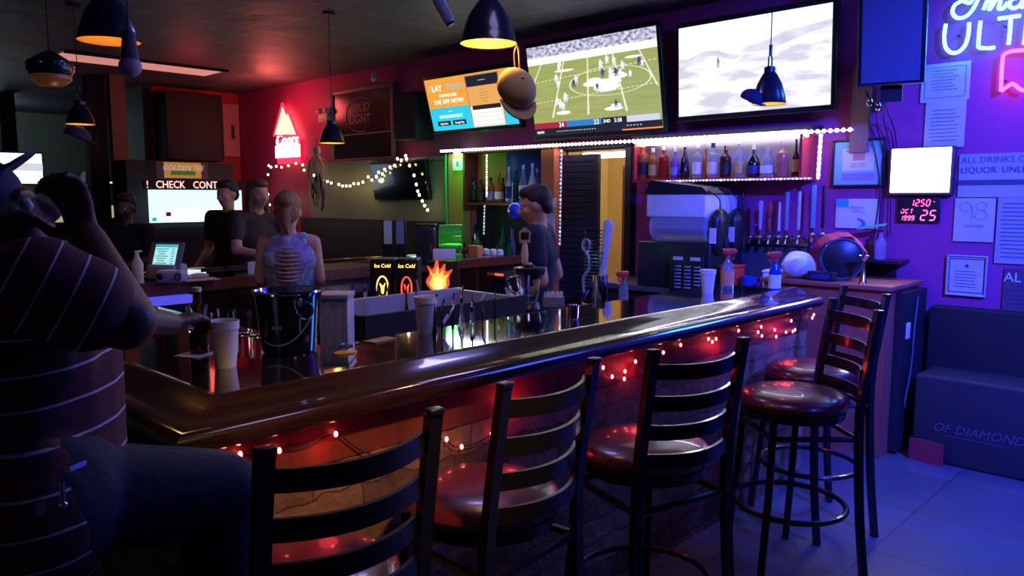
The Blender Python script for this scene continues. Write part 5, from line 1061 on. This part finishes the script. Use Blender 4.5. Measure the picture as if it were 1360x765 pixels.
b = bb(blackm); b.tube([(-w*.3, 0, .13), (-w*.3, 0, 3.1-C.z)], .006).build('rod', t); bb(blackm).tube([(w*.3, 0, .13), (w*.3, 0, 3.1-C.z)], .006).build('rod', t)
for i, (x, y, w_, h_, lb) in enumerate(((77, 288, 26, 14, 'dim cream lit panel behind the raised hand'), (145, 281, 14, 16, 'small cream lit panel right of the raised forearm'))):
    A = onY(x-w_/2, y-h_/2, 11.5); C = onY(x+w_/2, y+h_/2, 11.5); t = thing('lit_panel', lb, 'lit panel', ((A.x+C.x)/2, 11.5, C.z)); bb(em('cream_panel', (.75, .65, .35), .55)).box((0, 0, (A.z-C.z)/2), (C.x-A.x, .02, A.z-C.z)).build('panel', t); bb(mattb).box((0, 0, -C.z/2), (.3, .1, C.z)).build('stand', t)
# ceiling panel, the pink light it reflects is put into its emission
A = [onZ(x, y, 3.09) for x, y in ((130, 77), (200, 79), (293, 93), (262, 97))]
t = thing('ceiling_panel', 'long recessed ceiling panel with reflected pink light painted as glow above the left room', 'ceiling panel', (0, 0, 0)); b = bb(em('pink_panel_glow', (.95, .38, .32), .62)); b.box((3.6, 9.3, 3.09), (1.7, .55, .012)); b.build('panel_face', t); bb(mattb).box((3.6, 9.01, 3.085), (1.76, .03, .03)).build('frame', t)

# ---------------------------------------------------------------- pendant lamps over the bars
shade_in = pm('shade_inside', (.75, .42, .08), .5)
def pendant(px, yrim, d, dia, label, power=2.0, glow=2.2, h=1.0, lin=.65):
    q = onD(px, yrim, d); t = thing('pendant_lamp', label, 'pendant lamp', (q.x, q.y, q.z), group='dome pendant lamps over the bar'); r = dia/2; b = bb(pm('pendant_black', (.012, .014, .03), .28, coat=.4))
    H = dia*.85*h
    b.lathe([(r*1.02, -.002), (r, .0), (r*.93, H*.2), (r*.72, H*.55), (r*.42, H*.82), (r*.34, H*.86), (r*.34, H*1.0), (r*.22, H*1.03)], (0, 0, 0), 32, closed=False).build('shade', t)
    b = bb(em('shade_glow' if lin > .5 else 'shade_dim', (1, .42, .05), lin)); b.lathe([(r*.99, .001), (r*.91, H*.2), (r*.70, H*.55), (r*.40, H*.81), (.0001, H*.82)], (0, 0, 0), 32, closed=False).build('shade_lining', t)['label'] = 'shade lining with warm lamplight put into its glow'  # bulb light on the lining is put into emission
    bb(em('warm_lamp', (1, .62, .2), 12*glow)).sph((0, 0, H*.42), r*.28, 14, 10).build('bulb', t)
    b = bb(blackm); b.tube([(-r*.22, 0, H*1.0), (-r*.2, 0, H*1.28), (0, 0, H*1.38), (r*.2, 0, H*1.28), (r*.22, 0, H*1.0)], .0045, 6).cyl((0, 0, H*1.32), .009, .06, 10); b.sph((-r*.36, 0, H*.98), .008).sph((r*.36, 0, H*.98), .008); b.build('yoke', t)
    bb(blackm).tube([(0, 0, H*1.35), (0, 0, 3.1-q.z)], .003, 6).build('cord', t); bb(blackm).lathe([(.05, 0), (.05, .02)], (0, 0, 3.08-q.z), 18).build('ceiling_rose', t)
    lamp('pendant_light', 'POINT', (q.x, q.y, q.z+.02), power, (1, .55, .16), .03)
    return q
def pcap(name, loc, label, mat, rz, tilt, s=1, strap_to=None, brim=True):
    t = thing(name, label, 'cap', loc, (tilt, 0, rz)); b = bb(mat); b.sph((0, 0, 0), (.085*s, .098*s, .072*s), 24, 14); b.v = [v if v.z > -.015*s else Vector((v.x, v.y, -.015*s)) for v in b.v]; b.build('crown', t)
    if brim:
        b = bb(mat); pts = [(.082*s*cos(a), -.05*s-.10*s*sin(a)) for a in [k*pi/10 for k in range(11)]]+[(-.05*s, -.07*s), (0, -.085*s), (.05*s, -.07*s)]; b.prism(pts, -.018*s, -.010*s); b.build('brim', t)
    bb(mat).sph((0, 0, .072*s), .008*s).build('button', t)
    return t
p1 = pendant(649, 58, 2.85, .205, 'black dome pendant lamp with orange glow, tan cap hanging from it', 8.0)
p2 = pendant(1021, 138, 4.35, .185, 'dark dome pendant lamp hanging in front of the desert television', 1.2, h=1.25)
p3 = pendant(441, 190, 6.5, .21, 'small dome pendant lamp with a feathery ornament over the far bar', 2.5)
p4 = pendant(145, 55, 2.75, .205, 'dome pendant lamp at the upper left with a baseball hanging from it', .4, .12, lin=.10)
p5 = pendant(107, 165, 6.2, .21, 'small far pendant lamp at the left with a cap hung on it', .4, .3)
tan = pm('tan_canvas', (.68, .43, .13), .8, scale=14, var=.25); navyc = pm('navy_canvas', (.02, .03, .09), .8); mauve = pm('mauve_canvas', (.10, .06, .10), .8)
q = onD(686, 118, 2.78); t = pcap('baseball_hat', q, 'worn tan baseball cap hanging from the glowing pendant lamp', tan, HEAD-pi/2+radians(25), radians(58), .84)
bb(tan).tube(spline([onD(684, 92, 2.78)-q, onD(683, 70, 2.80)-q, onD(688, 62, 2.82)-q, onD(690, 92, 2.78)-q], 4), .003, 6).build('strap', t).matrix_parent_inverse = (Matrix.Translation(q) @ Euler((radians(58), 0, HEAD-pi/2+radians(25))).to_matrix().to_4x4()).inverted() @ Matrix.Translation(q)
q = onD(998, 130, 4.3); pcap('baseball_hat', q, 'small dark cap hanging beside the pendant in front of the desert television', navyc, HEAD-pi/2+radians(30), radians(25), .66, brim=True)
q = onD(103, 180, 6.1); pcap('baseball_hat', q, 'mauve cap hung on the small far pendant at the left', mauve, HEAD+radians(30), radians(20), 1.0)
q = onD(173, 88, 2.6); t = thing('baseball', 'pale baseball hanging from the upper left pendant lamp', 'ball', q); bb(pm('ball_leather', (.35, .28, .38), .6)).sph((0, 0, 0), .036, 20, 14).build('ball', t); bb(mauve).cap((0, 0, .02), (0, 0, .10), .03, .02, 10).build('holder', t); bb(blackm).tube([(0, 0, .1), (.0, .0, .30)], .003).build('string', t)
# amber bowl lamp far left
q = onD(68, 108, 4.2); t = thing('bowl_pendant', 'hanging lamp with dark cap and dim amber bowl at the upper left', 'pendant lamp', q); bb(pm('amber_bowl', (.45, .14, .05), .3, emit=.06)).lathe([(.0001, -.03), (.06, -.022), (.10, .01), (.10, .03)], (0, 0, 0), 28, closed=False).build('bowl', t)
bb(blackm).lathe([(.10, .03), (.115, .06), (.11, .10), (.05, .14), (.015, .16)], (0, 0, 0), 28).build('cap', t); b = bb(chrome)
for k in range(6): b.sph((.112*cos(k), .112*sin(k), .085), .010, 8, 6)
b.build('thumb_screws', t); bb(blackm).tube([(0, 0, .15), (0, 0, 3.1-q.z)], .004).build('rod', t)
# feathery ornament
q = onD(421, 205, 6.35); t = thing('hanging_ornament', 'warm-lit feathery doll ornament dangling from the small pendant', 'ornament', q)
b = bb(pm('straw_fibre', (.65, .42, .15), .7)); random.seed(11)
b.sph((0, 0, .03), (.028, .028, .035)); 
for k in range(26):
    a = k*2.4; r0 = .02; L = random.uniform(.14, .30); s2 = random.uniform(.03, .09)
    b.tube(spline([(0, 0, .0), (s2*.8*cos(a), s2*.8*sin(a), -.06), (s2*cos(a), s2*sin(a), -L*.7), (s2*.9*cos(a+.2), s2*.9*sin(a+.2), -L)], 3), [.005]*9+[.002], 4)
b.build('fibre_body', t); b = bb(pm('dark_feather', (.03, .02, .02), .8))
for k in range(14): a = k*2.4; s2 = .05; L = random.uniform(.3, .46); b.tube(spline([(.01*cos(a), .01*sin(a), -.15), (s2*cos(a), s2*sin(a), -L*.8), (s2*.7*cos(a), s2*.7*sin(a), -L)], 3), .004, 4)
b.build('feather_tail', t); bb(blackm).tube([(0, 0, .05), (.0, .0, .12)], .003).build('string', t)
# ceiling camera
q = onD(588, 12, 3.6); t = thing('security_camera', 'pale bullet security camera under the ceiling near the tan cap lamp', 'camera', q, (0, radians(-28), HEAD-pi/2)); bb(pm('camera_shell', (.4, .38, .48), .35)).cap((0, 0, -.05), (0, 0, .04), .026, .028, 16).build('housing', t); bb(blackp).lathe([(.02, 0), (.022, .012)], (0, 0, -.082), 16).build('lens', t); bb(blackm).tube([(0, 0, .05), (.02, .0, .20)], .008).build('bracket', t)
q = onX(497, 104, 5.5); tag(bb(white).cap(q, q+Vector((0, 0, .05)), .04, .03, 12).build('wall_sensor'), 'tiny pale sensor high on the wall above the beer mirror', 'sensor')
q = onX(545, 155, 5.4); t = thing('loudspeaker', 'dark hanging loudspeaker left of the trivia television', 'loudspeaker', (5.45, q.y, q.z)); bb(mattb).box((0, 0, 0), (.26, .36, .50), bv=.02).build('cabinet', t); bb(pm('speaker_mesh', (.03, .03, .05), .8, scale=200, bump=.5)).box((-.133, 0, .0), (.008, .32, .45)).build('grille', t)
q = onX(428, 153, 5.5); t = thing('emergency_light', 'small pale emergency light between the red neon sign and the beer mirror', 'emergency light', (5.54, q.y, q.z)); bb(cream).box((0, 0, -.03), (.08, .2, .10), bv=.01).build('housing', t)
for s in (-1, 1): bb(white).sph((-.03, s*.08, .05), .04).build('lamp_head', t)

# ---------------------------------------------------------------- people
skin_d = pm('skin_dark', (.10, .045, .03), .5, scale=40); skin_l = pm('skin_light', (.65, .32, .22), .5, scale=40); skin_w = pm('skin_warm', (.62, .32, .2), .5, scale=40)
VOX = lambda s: [('REMESH', dict(mode='VOXEL', voxel_size=s)), ('SMOOTH', dict(factor=.5, iterations=4))]
class Fig:
    """a figure from joints in its own frame: +Y is where it faces, x its right"""
    def __init__(s, name, label, loc, rz, skin, vox=.011):
        s.t = thing(name, label, 'person', loc, (0, 0, rz)); s.skin = skin; s.b = bb(skin); s.vox = vox
    def torso(s, b, pel, chest, neck, k=1, w=1, sh=None, k2=1):
        pel, chest, neck = map(Vector, (pel, chest, neck)); ax = (sh[1]-sh[0]).normalized() if sh else Vector((1, 0, 0)); fwd = ax.cross((chest-pel).normalized())
        f = (fwd, .62)
        b.cap(pel-ax*.05*w, pel+ax*.05*w, .135*w*k, .135*w*k, 20, flat=(fwd, .85)); mid = (pel+chest)/2
        b.cap(pel, mid, .15*w*k, .14*w*k, 20, flat=f); b.cap(mid, chest, .145*w*k, .17*w*k, 20, flat=f)
        b.cap(chest-ax*.06*w, chest+ax*.06*w, .12*w*k, .12*w*k, 20, flat=(fwd, .9)); b.cap(chest, neck-(neck-chest)*.25, .13*w*k, .07*k, 16, flat=f)
        if sh: b.cap(sh[0]+ax*.03, sh[1]-ax*.03, .062*k*w, .062*k*w, 16)
    def arm(s, b, S_, E_, W_, k=1, r=(.056, .043, .029)):
        b.cap(S_, E_, r[0]*k, r[1]*k, 14); b.cap(E_, W_, r[1]*k*.98, r[2]*k, 14)
    def leg(s, b, H_, K_, A_, k=1, r=(.088, .062, .042)):
        b.cap(H_, K_, r[0]*k, r[1]*k, 16); b.cap(K_, A_, r[1]*k*.95, r[2]*k, 16)
    def hand(s, b, W_, d, n, curl=.5, side=1, k=1):
        """palm from wrist along d, palm normal n; five separate bent fingers"""
        W_ = Vector(W_); d = Vector(d).normalized(); n = Vector(n); n = (n-d*n.dot(d)).normalized(); x = d.cross(n)*side
        b.cap(W_+d*.015*k, W_+d*.075*k, .028*k, .036*k, 12, flat=(n, .45))
        for i, (o, L) in enumerate(((-.028, .072), (-.009, .082), (.010, .076), (.028, .060))):
            p = W_+d*.088*k+x*o*k; a = curl*.5; q = p
            for j, fr in enumerate((.45, .32, .23)):
                dd = (d*cos(a)+n*sin(a)).normalized(); q2 = q+dd*L*fr*k; b.cap(q, q2, .0092*k*(1-.08*j), .0088*k*(1-.08*j), 8); q = q2; a += curl
        p = W_+d*.03*k-x*.028*k; dd = (d*.6-x*.75+n*.35).normalized(); q = p+dd*.038*k; b.cap(p, q, .0125*k, .011*k, 8); dd = (d*.85-x*.2+n*.45*(.5+curl)).normalized(); b.cap(q, q+dd*.032*k, .011*k, .009*k, 8)
    def head(s, C, yaw=0, pitch=0, k=1, beard=None):
        C = Vector(C); R3 = (Matrix.Rotation(yaw, 3, 'Z') @ Matrix.Rotation(pitch, 3, 'X')); s.hC = C; s.hR = R3; s.hk = k; b = s.b
        P = lambda x, y, z: C+R3@Vector((x*k, y*k, z*k))
        def el(c, r): b.sph(P(*c), tuple(v*k for v in r), 16, 12, R=R3)
        el((0, -.012, .025), (.077, .096, .092)); el((0, .028, -.03), (.060, .062, .075)); el((0, .045, -.088), (.032, .030, .026)); el((0, .072, .022), (.055, .022, .012))
        b.cap(P(0, .085, .012), P(0, .104, -.028), .010*k, .016*k, 10); el((.014, .09, -.032), (.009, .010, .008)); el((-.014, .09, -.032), (.009, .010, .008))
        el((0, .082, -.058), (.025, .012, .007)); el((0, .081, -.068), (.021, .012, .007))
        for q in (-1, 1): el((q*.077, -.008, -.008), (.010, .020, .032)); el((q*.042, .058, -.025), (.022, .024, .022))
        ew = pm('eye_white', (.6, .58, .55), .2); ei = pm('eye_iris', (.03, .02, .015), .1)
        for q in (-1, 1):
            e = bb(ew).sph(P(q*.03, .074, .002), .0125*k, 12, 8).m(ei).sph(P(q*.03, .083, .002), .006*k, 10, 6); e.build('eye', s.t)
        return P
    def neck(s, A, r=.052): s.b.cap(A, s.hC+s.hR@Vector((0, -.015, -.05))*s.hk, r, r*.95, 14)
    def done(s): return s.b.build('body', s.t, mods=VOX(s.vox))
    def cloth(s, name, mat, b, vox=None, extra=[]): return b.build(name, s.t, mods=[('REMESH', dict(mode='VOXEL', voxel_size=vox or s.vox)), ('SMOOTH', dict(factor=.5, iterations=5))]+extra)
    def hair(s, mat, style='short', name='hair'):
        b = bb(mat); R3 = s.hR; P = lambda x, y, z: s.hC+R3@Vector((x*s.hk, y*s.hk, z*s.hk)); k = s.hk
        def el(c, r): b.sph(P(*c), tuple(v*k for v in r), 18, 12, R=R3)
        el((0, -.03, .045), (.086, .096, .090)); el((0, .035, .088), (.066, .052, .038))
        if style == 'short':
            el((0, -.07, -.01), (.070, .048, .060))
            for i in range(26): a = i*2.4; rr = .06*sqrt((i+.5)/26); el((rr*cos(a), -.01+rr*1.2*sin(a), .118-.25*rr), (.020, .020, .018))
        if style == 'ponytail':
            el((0, -.07, -.01), (.078, .05, .075)); el((0, -.115, .06), (.05, .045, .05)); b.cap(P(0, -.10, .0), P(0, -.105, -.09), .036*k, .026*k, 12); b.cap(P(0, -.105, -.09), P(.01, -.10, -.14), .026*k, .012*k, 12)
        if style == 'long':
            el((0, -.06, -.04), (.078, .055, .10)); 
            for q in (-1, 1): b.cap(P(q*.065, -.01, .03), P(q*.085, .02, -.17), .030*k, .022*k, 10)
            b.cap(P(0, -.07, -.05), P(0, -.09, -.2), .065*k, .045*k, 14)
        return b.build(name, s.t, mods=VOX(.009))
V = Vector
def std(f, sh=1.42, w=.19):
    return V((w, 0, sh)), V((-w, 0, sh))
# woman in tie-dye tank top, seen from behind, standing inside the bar
def tiedye():
    m = pm('tie_dye', (.4, .35, .7), .8); t = m.node_tree; n = t.nodes; no = n['Noise Texture']; no.inputs['Scale'].default_value = 5.5; no.inputs['Distortion'].default_value = 2.2; no.inputs['Detail'].default_value = 3
    cr = n.new('ShaderNodeValToRGB'); cr.color_ramp.elements[0].position = .30; cr.color_ramp.elements[0].color = (.22, .10, .5, 1); cr.color_ramp.elements[1].position = .72; cr.color_ramp.elements[1].color = (.6, .6, .75, 1)
    for p, c in ((.42, (.38, .28, .7, 1)), (.50, (.12, .28, .34, 1)), (.58, (.55, .52, .62, 1)), (.65, (.2, .3, .55, 1))): e = cr.color_ramp.elements.new(p); e.color = c
    t.links.new(no.outputs['Fac'], cr.inputs[0]); t.links.new(cr.outputs[0], n['Principled BSDF'].inputs['Base Color']); return m
td = tiedye()
wq = onD(383, 300, 5.15); f = Fig('woman_bartender', 'woman seen from behind in a purple tie-dye tank top with slashed back, hair tied up', (wq.x, wq.y, 0), HEAD-pi/2+radians(8), skin_l)
sR, sL = V((.168, 0, 1.355)), V((-.168, 0, 1.355)); pel, ch, nk = V((0, 0, .93)), V((0, 0, 1.24)), V((0, -.01, 1.43))
f.torso(f.b, pel, ch, nk, .93, 1, (sL, sR)); f.arm(f.b, sR, V((.205, -.0, 1.10)), V((.17, .20, .98)), .88); f.arm(f.b, sL, V((-.205, -.01, 1.10)), V((-.17, .22, 1.0)), .88)
f.hand(f.b, V((.20, .20, .98)), (-.2, 1, -.1), (0, 0, -1), .35, 1); f.hand(f.b, V((-.2, .22, 1.0)), (.2, 1, -.1), (0, 0, -1), .35, -1)
f.leg(f.b, V((.09, 0, .9)), V((.09, .02, .48)), V((.09, 0, .09))); f.leg(f.b, V((-.09, 0, .9)), V((-.09, .02, .48)), V((-.09, 0, .09)))
for q in (-1, 1): f.b.cap((q*.09, -.02, .06), (q*.1, .13, .04), .042, .034, 12)
f.head((0, .0, 1.56), 0, radians(-8), 1.1); f.neck((0, -.01, 1.40)); f.done()
b = bb(td); f.torso(b, V((0, 0, .90)), ch, V((0, -.015, 1.38)), 1.13); b.cap((.095, -.03, 1.25), (.095, -.02, 1.38), .055, .048, 12); b.cap((-.095, -.03, 1.25), (-.095, -.02, 1.38), .055, .048, 12)
f.cloth('tank_top', td, b)
b = bb(skin_l)
for i in range(9):
    z = 1.335-.028*i; wd = .045+.055*sin(pi*(i+.7)/10.5); pts = [(wd*u+.012*(i % 2), -.116-.018*sin((z-1.0)*4)-.004+.035*u*u*wd*8, z-.012*(1-u*u)) for u in (-1, -.6, -.2, .2, .6, 1)]
    b.tube(pts, [.002, .006, .008, .008, .006, .002], 6)
f.cloth if 0 else None
f.t.scale = (.95, .95, .965)
o = b.build('back_slashes', f.t); o['label'] = 'row of curved slashes showing the back'
b = bb(pm('dark_denim', (.015, .02, .05), .8)); 
for q in (-1, 1): f.leg(b, V((q*.085, 0, .9)), V((q*.09, .02, .48)), V((q*.09, 0, .10)), 1.07)
b.cap((-.06, 0, .93), (.06, 0, .93), .135, .135, 16, flat=((0, 1, 0), .85)); f.cloth('jeans', None, b)
f.hair(pm('ash_blond_hair', (.34, .15, .06), .6, scale=50, var=.5, bump=1), 'ponytail')
# bartender at the back
bq = onD(716, 300, 4.75); f = Fig('bartender', 'dark-haired bartender in a navy t-shirt turned to the left before the bottle shelf', (bq.x, bq.y, 0), HEAD-pi/2+radians(78), skin_w)
sR, sL = V((.19, 0, 1.45)), V((-.19, .0, 1.45)); pel, ch, nk = V((0, 0, .98)), V((0, 0, 1.31)), V((0, 0, 1.50))
f.torso(f.b, pel, ch, nk, .95, 1, (sL, sR)); f.arm(f.b, sL, V((-.24, -.06, 1.17)), V((-.20, .10, 1.05))); f.arm(f.b, sR, V((.24, -.08, 1.17)), V((.20, .06, 1.05)))
f.hand(f.b, V((-.2, .10, 1.05)), (.2, 1, 0), (0, 0, -1), .5, -1); f.hand(f.b, V((.20, .06, 1.05)), (-.2, 1, 0), (0, 0, -1), .5, 1)
for q in (-1, 1): f.leg(f.b, V((q*.1, 0, .95)), V((q*.1, .02, .5)), V((q*.1, 0, .09))); f.b.cap((q*.1, -.02, .06), (q*.11, .15, .04), .045, .036, 12)
f.head((0, .03, 1.625), radians(10), radians(-12)); f.neck((0, 0, 1.45), .056); f.done()
nv = pm('navy_tshirt', (.012, .014, .04), .85); b = bb(nv); f.torso(b, pel, ch, V((0, 0, 1.47)), 1.04, 1, (sL, sR))
for q, S_, E_ in ((1, sR, V((.24, -.06, 1.17))), (-1, sL, V((-.24, -.05, 1.17)))): b.cap(S_, S_+(E_-S_)*.62, .068, .062, 14)
f.cloth('t_shirt', nv, b)
b = bb(pm('dark_trousers', (.015, .015, .02), .8))
for q in (-1, 1): f.leg(b, V((q*.1, 0, .95)), V((q*.1, .02, .5)), V((q*.1, 0, .1)), 1.08)
f.cloth('trousers', None, b); f.hair(pm('dark_hair', (.03, .018, .015), .6, scale=90, var=.3), 'short')
f.t.scale = (.96, .96, .955)
b = bb(pm('shirt_print', (.35, .38, .6), .6))
for k in range(7): b.box((-.155, .02, 1.40-.035*k), (.004, .02, .018), rz=.15).box((-.15, .05, 1.40-.035*k), (.004, .008, .022), rz=.15)
# back bar customers and background figures
def standing(name, label, q, rz, skin, shirtc, hairc, style, z=0, lean=0, arms='down', k=1.0):
    f = Fig(name, label, (q.x, q.y, z), rz, skin, .014); L = V((0, lean, 0))
    sR, sL = V((.19, lean, 1.43)), V((-.19, lean, 1.43)); pel, ch, nk = V((0, 0, .96)), V((0, lean*.7, 1.28)), V((0, lean*1.05, 1.49))
    f.torso(f.b, pel, ch, nk, .93, 1, (sL, sR))
    if arms == 'bar': e = [V((q_*.27, lean+.10, 1.18)) for q_ in (1, -1)]; w = [V((q_*.12, lean+.30, 1.14)) for q_ in (1, -1)]
    else: e = [V((q_*.26, lean-.02, 1.14)) for q_ in (1, -1)]; w = [V((q_*.24, lean+.16, .98)) for q_ in (1, -1)]
    for i, (S_, sd_) in enumerate(((sR, 1), (sL, -1))): f.arm(f.b, S_, e[i], w[i]); f.hand(f.b, w[i], (-.3*sd_, 1, 0), (0, 0, -1), .4, sd_)
    for q_ in (-1, 1): f.leg(f.b, V((q_*.1, 0, .93)), V((q_*.1, .02, .5)), V((q_*.1, 0, .09))); f.b.cap((q_*.1, -.02, .06), (q_*.11, .15, .04), .045, .036, 12)
    f.head((0, lean*1.15+.01, 1.63), 0, radians(-6)); f.neck(nk+V((0, 0, -.05))); f.done()
    m = pm(name+'_shirt', shirtc, .85); b = bb(m); f.torso(b, pel, ch, nk-V((0, 0, .04)), 1.04, 1, (sL, sR))
    for i, S_ in enumerate((sR, sL)): b.cap(S_, S_+(e[i]-S_)*.6, .066, .06, 14)
    f.cloth('shirt', m, b, .014); b = bb(pm('dark_trousers', (.015, .015, .02), .8))
    for q_ in (-1, 1): f.leg(b, V((q_*.1, 0, .93)), V((q_*.1, .02, .5)), V((q_*.1, 0, .1)), 1.08)
    f.cloth('trousers', None, b, .014); f.hair(pm(name+'_hair', hairc, .6, scale=90, var=.3), style); return f
standing('standing_customer', 'large dark-clothed person standing in front of the arcade screen', onD(304, 300, 7.0), HEAD+pi/2-.4, skin_l, (.012, .014, .03), (.03, .02, .02), 'short')
standing('leaning_customer', 'brown-haired woman leaning at the far bar left of the tie-dye woman', onD(333, 300, 6.6), HEAD+pi/2+.9, skin_l, (.05, .035, .03), (.16, .07, .035), 'long', lean=.10, arms='bar')
standing('seated_customer', 'dark silhouetted person in black between the raised arm and the arcade machine', onD(168, 300, 7.0), HEAD+pi/2, skin_d, (.01, .01, .014), (.01, .01, .01), 'short', z=-.12, arms='bar')
f = standing('grey_shirt_customer', 'person in a grey t-shirt resting a bare arm on the far bar at the left', onD(62, 300, 5.65), HEAD+pi/2-.3, skin_w, (.16, .15, .17), (.05, .03, .02), 'short', z=-.16, lean=.05, arms='bar')
bottle((1.58, 5.5, 1.0705), 'beer', .03, .21, 'brown', None, LBL['cream'], 'brown beer bottle in front of the grey-shirted person', name='beer_bottle')
lamp('left_table_lamp', 'POINT', tuple(onD(100, 240, 4.6)), 1.3, (1, .5, .2), .05)

# ---- the man at the left edge, seated at the bar corner, striped shirt, raised forearm
def stripes(name, ax_, pitch_, off=0, base=(.10, .018, .028)):
    m = pm(name, base, .85, scale=30); t = m.node_tree; n = t.nodes; sp_ = n.new('ShaderNodeSeparateXYZ'); mp = n.new('ShaderNodeMapping'); mp.inputs['Rotation'].default_value = ax_
    t.links.new(n['Texture Coordinate'].outputs['Object'], mp.inputs['Vector']); t.links.new(mp.outputs[0], sp_.inputs[0])
    a = n.new('ShaderNodeMath'); a.operation = 'MULTIPLY_ADD'; a.inputs[1].default_value = 1/pitch_; a.inputs[2].default_value = off; t.links.new(sp_.outputs[2], a.inputs[0])
    fr_ = n.new('ShaderNodeMath'); fr_.operation = 'FRACT'; t.links.new(a.outputs[0], fr_.inputs[0]); lt = n.new('ShaderNodeMath'); lt.operation = 'LESS_THAN'; lt.inputs[1].default_value = .075; t.links.new(fr_.outputs[0], lt.inputs[0])
    mx = n.new('ShaderNodeMix'); mx.data_type = 'RGBA'; mx.inputs[6].default_value = (*base, 1); mx.inputs[7].default_value = (.62, .55, .6, 1); t.links.new(lt.outputs[0], mx.inputs[0]); t.links.new(mx.outputs[2], n['Principled BSDF'].inputs['Base Color']); return m
f = Fig('seated_man', 'seated man in a white-striped dark red shirt and jeans, forearm raised, at the left edge', (0, 0, 0), 0, skin_d, .0075)
T = lambda x, y, d: onD(x, y, d)
pel, ch, nk = T(30, 650, 1.38), T(18, 475, 1.42), T(25, 350, 1.45)
sR = T(62, 385, 1.24); sL = T(-15, 372, 1.72)
ax = (sR-sL).normalized()
f.torso(f.b, pel, ch, nk, 1.02, 1.1, (sL, sR))
El = T(165, 425, 1.30); Wr = T(116, 318, 1.42)
f.arm(f.b, sR, El, Wr, 1.0, (.062, .052, .033)); f.hand(f.b, Wr, T(98, 262, 1.46)-Wr, ray(60, 300)*-1+Vector((-.6, .5, 0)), .95, 1, 1.05)
El2 = T(150, 425, 1.72); Wr2 = T(222, 430, 1.92)
f.arm(f.b, sL, El2, Wr2, 1.0, (.06, .05, .032)); f.hand(f.b, Wr2, T(262, 420, 2.02)-Wr2, (0, 0, -1), .7, -1, 1.0)
hipR, hipL = T(52, 668, 1.34), T(40, 650, 1.62)
kR, kL = T(300, 655, 1.52), T(290, 640, 1.80); aR, aL = Vector((kR.x-.10, kR.y-.05, .32)), Vector((kL.x-.12, kL.y-.02, .32))
f.leg(f.b, hipR, kR, aR, 1.05); f.leg(f.b, hipL, kL, aL, 1.05)
for a_ in (aR, aL): f.b.cap(a_+V((0, 0, -.03)), a_+V((.12, .08, -.04)), .045, .036, 12)
fd = atan2((kR-hipR).y, (kR-hipR).x)-pi/2
f.head(T(-20, 298, 1.46), HEAD-pi/2-radians(62), radians(26), 1.06); f.neck(nk-V((0, 0, .06)), .068); f.done()
# beard, cap
bd = pm('black_beard', (.008, .006, .006), .8, scale=80); b = bb(bd); R3, C = f.hR, f.hC; P = lambda x, y, z: C+R3@V((x, y, z))*1.06
b.sph(P(0, .045, -.085), (.050, .048, .042), 16, 10, R=R3).sph(P(.035, .02, -.06), (.03, .045, .045), 12, 8, R=R3).sph(P(-.035, .02, -.06), (.03, .045, .045), 12, 8, R=R3); b.build('beard', f.t, mods=VOX(.009))
b = bb(navyc); b.sph(P(0, -.015, .045), (.090, .108, .092), 24, 14, R=R3); b.build('cap_crown', f.t, mods=VOX(.009))
b = bb(navyc); n_ = 10
top = [P(.07*cos(pi*k/n_), .07+.062*sin(pi*k/n_), .068+.012*sin(pi*k/n_)) for k in range(n_+1)]; b.add(top+[P(-.05, .05, .075), P(.05, .05, .075)], [tuple(range(n_+3))]); b.build('cap_brim', f.t, mods=[('SOLIDIFY', dict(thickness=.006, offset=0))])
up_ = (nk-pel).normalized()
e_ = up_.to_track_quat('Z', 'Y').to_euler()
st1 = stripes('striped_shirt', (-.05, .06, 0), .058)
b = bb(st1); f.torso(b, pel+V((0, 0, -.02)), ch, nk-V((0, 0, .05)), 1.13, 1.1, (sL, sR)); b.cap(pel+V((0, 0, -.03)), ch, .17, .18, 20)
b.cap(sL, sL+(El2-sL)*.7, .078, .07, 14); f.cloth('shirt', st1, b, .009)
# sleeve in its own frame so that the stripes ring the arm
d_ = (El-sR); Lq = d_.length; b = bb(stripes('striped_sleeve', (0, 0, 0), .043, .3)); b.cap((0, 0, -.01), (0, 0, Lq*.42), .082, .076, 18).cap((0, 0, Lq*.2), (0, 0, Lq*.46), .078, .080, 18)
o = b.build('sleeve', f.t, mods=VOX(.009)); o.location = sR; o.rotation_euler = d_.to_track_quat('Z', 'Y').to_euler()
jn = pm('blue_jeans', (.02, .028, .05), .85, scale=60, bump=.2); b = bb(jn); f.leg(b, hipR, kR, aR, 1.22); f.leg(b, hipL, kL, aL, 1.22); b.cap(hipL, hipR, .15, .15, 16); f.cloth('jeans', jn, b, .010)
b = bb(blackp); 
for a_ in (aR, aL): b.cap(a_+V((-.02, -.01, -.04)), a_+V((.15, .1, -.05)), .055, .045, 14)
b.build('shoes', f.t)
kq = T(82, 640, 1.14); b = bb(chrome); b.tube([kq+V((0, 0, .0)), kq+V((.0, 0, -.03))], .004).box(kq+V((.02, 0, .02)), (.03, .01, .008), rz=.5); b.sph(kq+V((0, 0, -.035)), .006).box(kq+V((-.03, 0, -.03)), (.012, .006, .02)); b.build('belt_keys', f.t)
# his stool
dup(st, ((pel.x+.02), (pel.y), 0), (0, 0, fd), label='bar stool under the seated man, almost hidden by his legs')
# what he holds
q = T(262, 425, 2.05); t = thing('shot_glass', 'small clear glass held in the seated man\'s hand over the bar', 'glass', (q.x, q.y, q.z-.03)); bb(glass).lathe([(.0001, 0), (.022, 0), (.028, .07), (.025, .07), (.02, .01), (.0001, .008)], (0, 0, 0), 18, closed=False).build('glass_body', t)
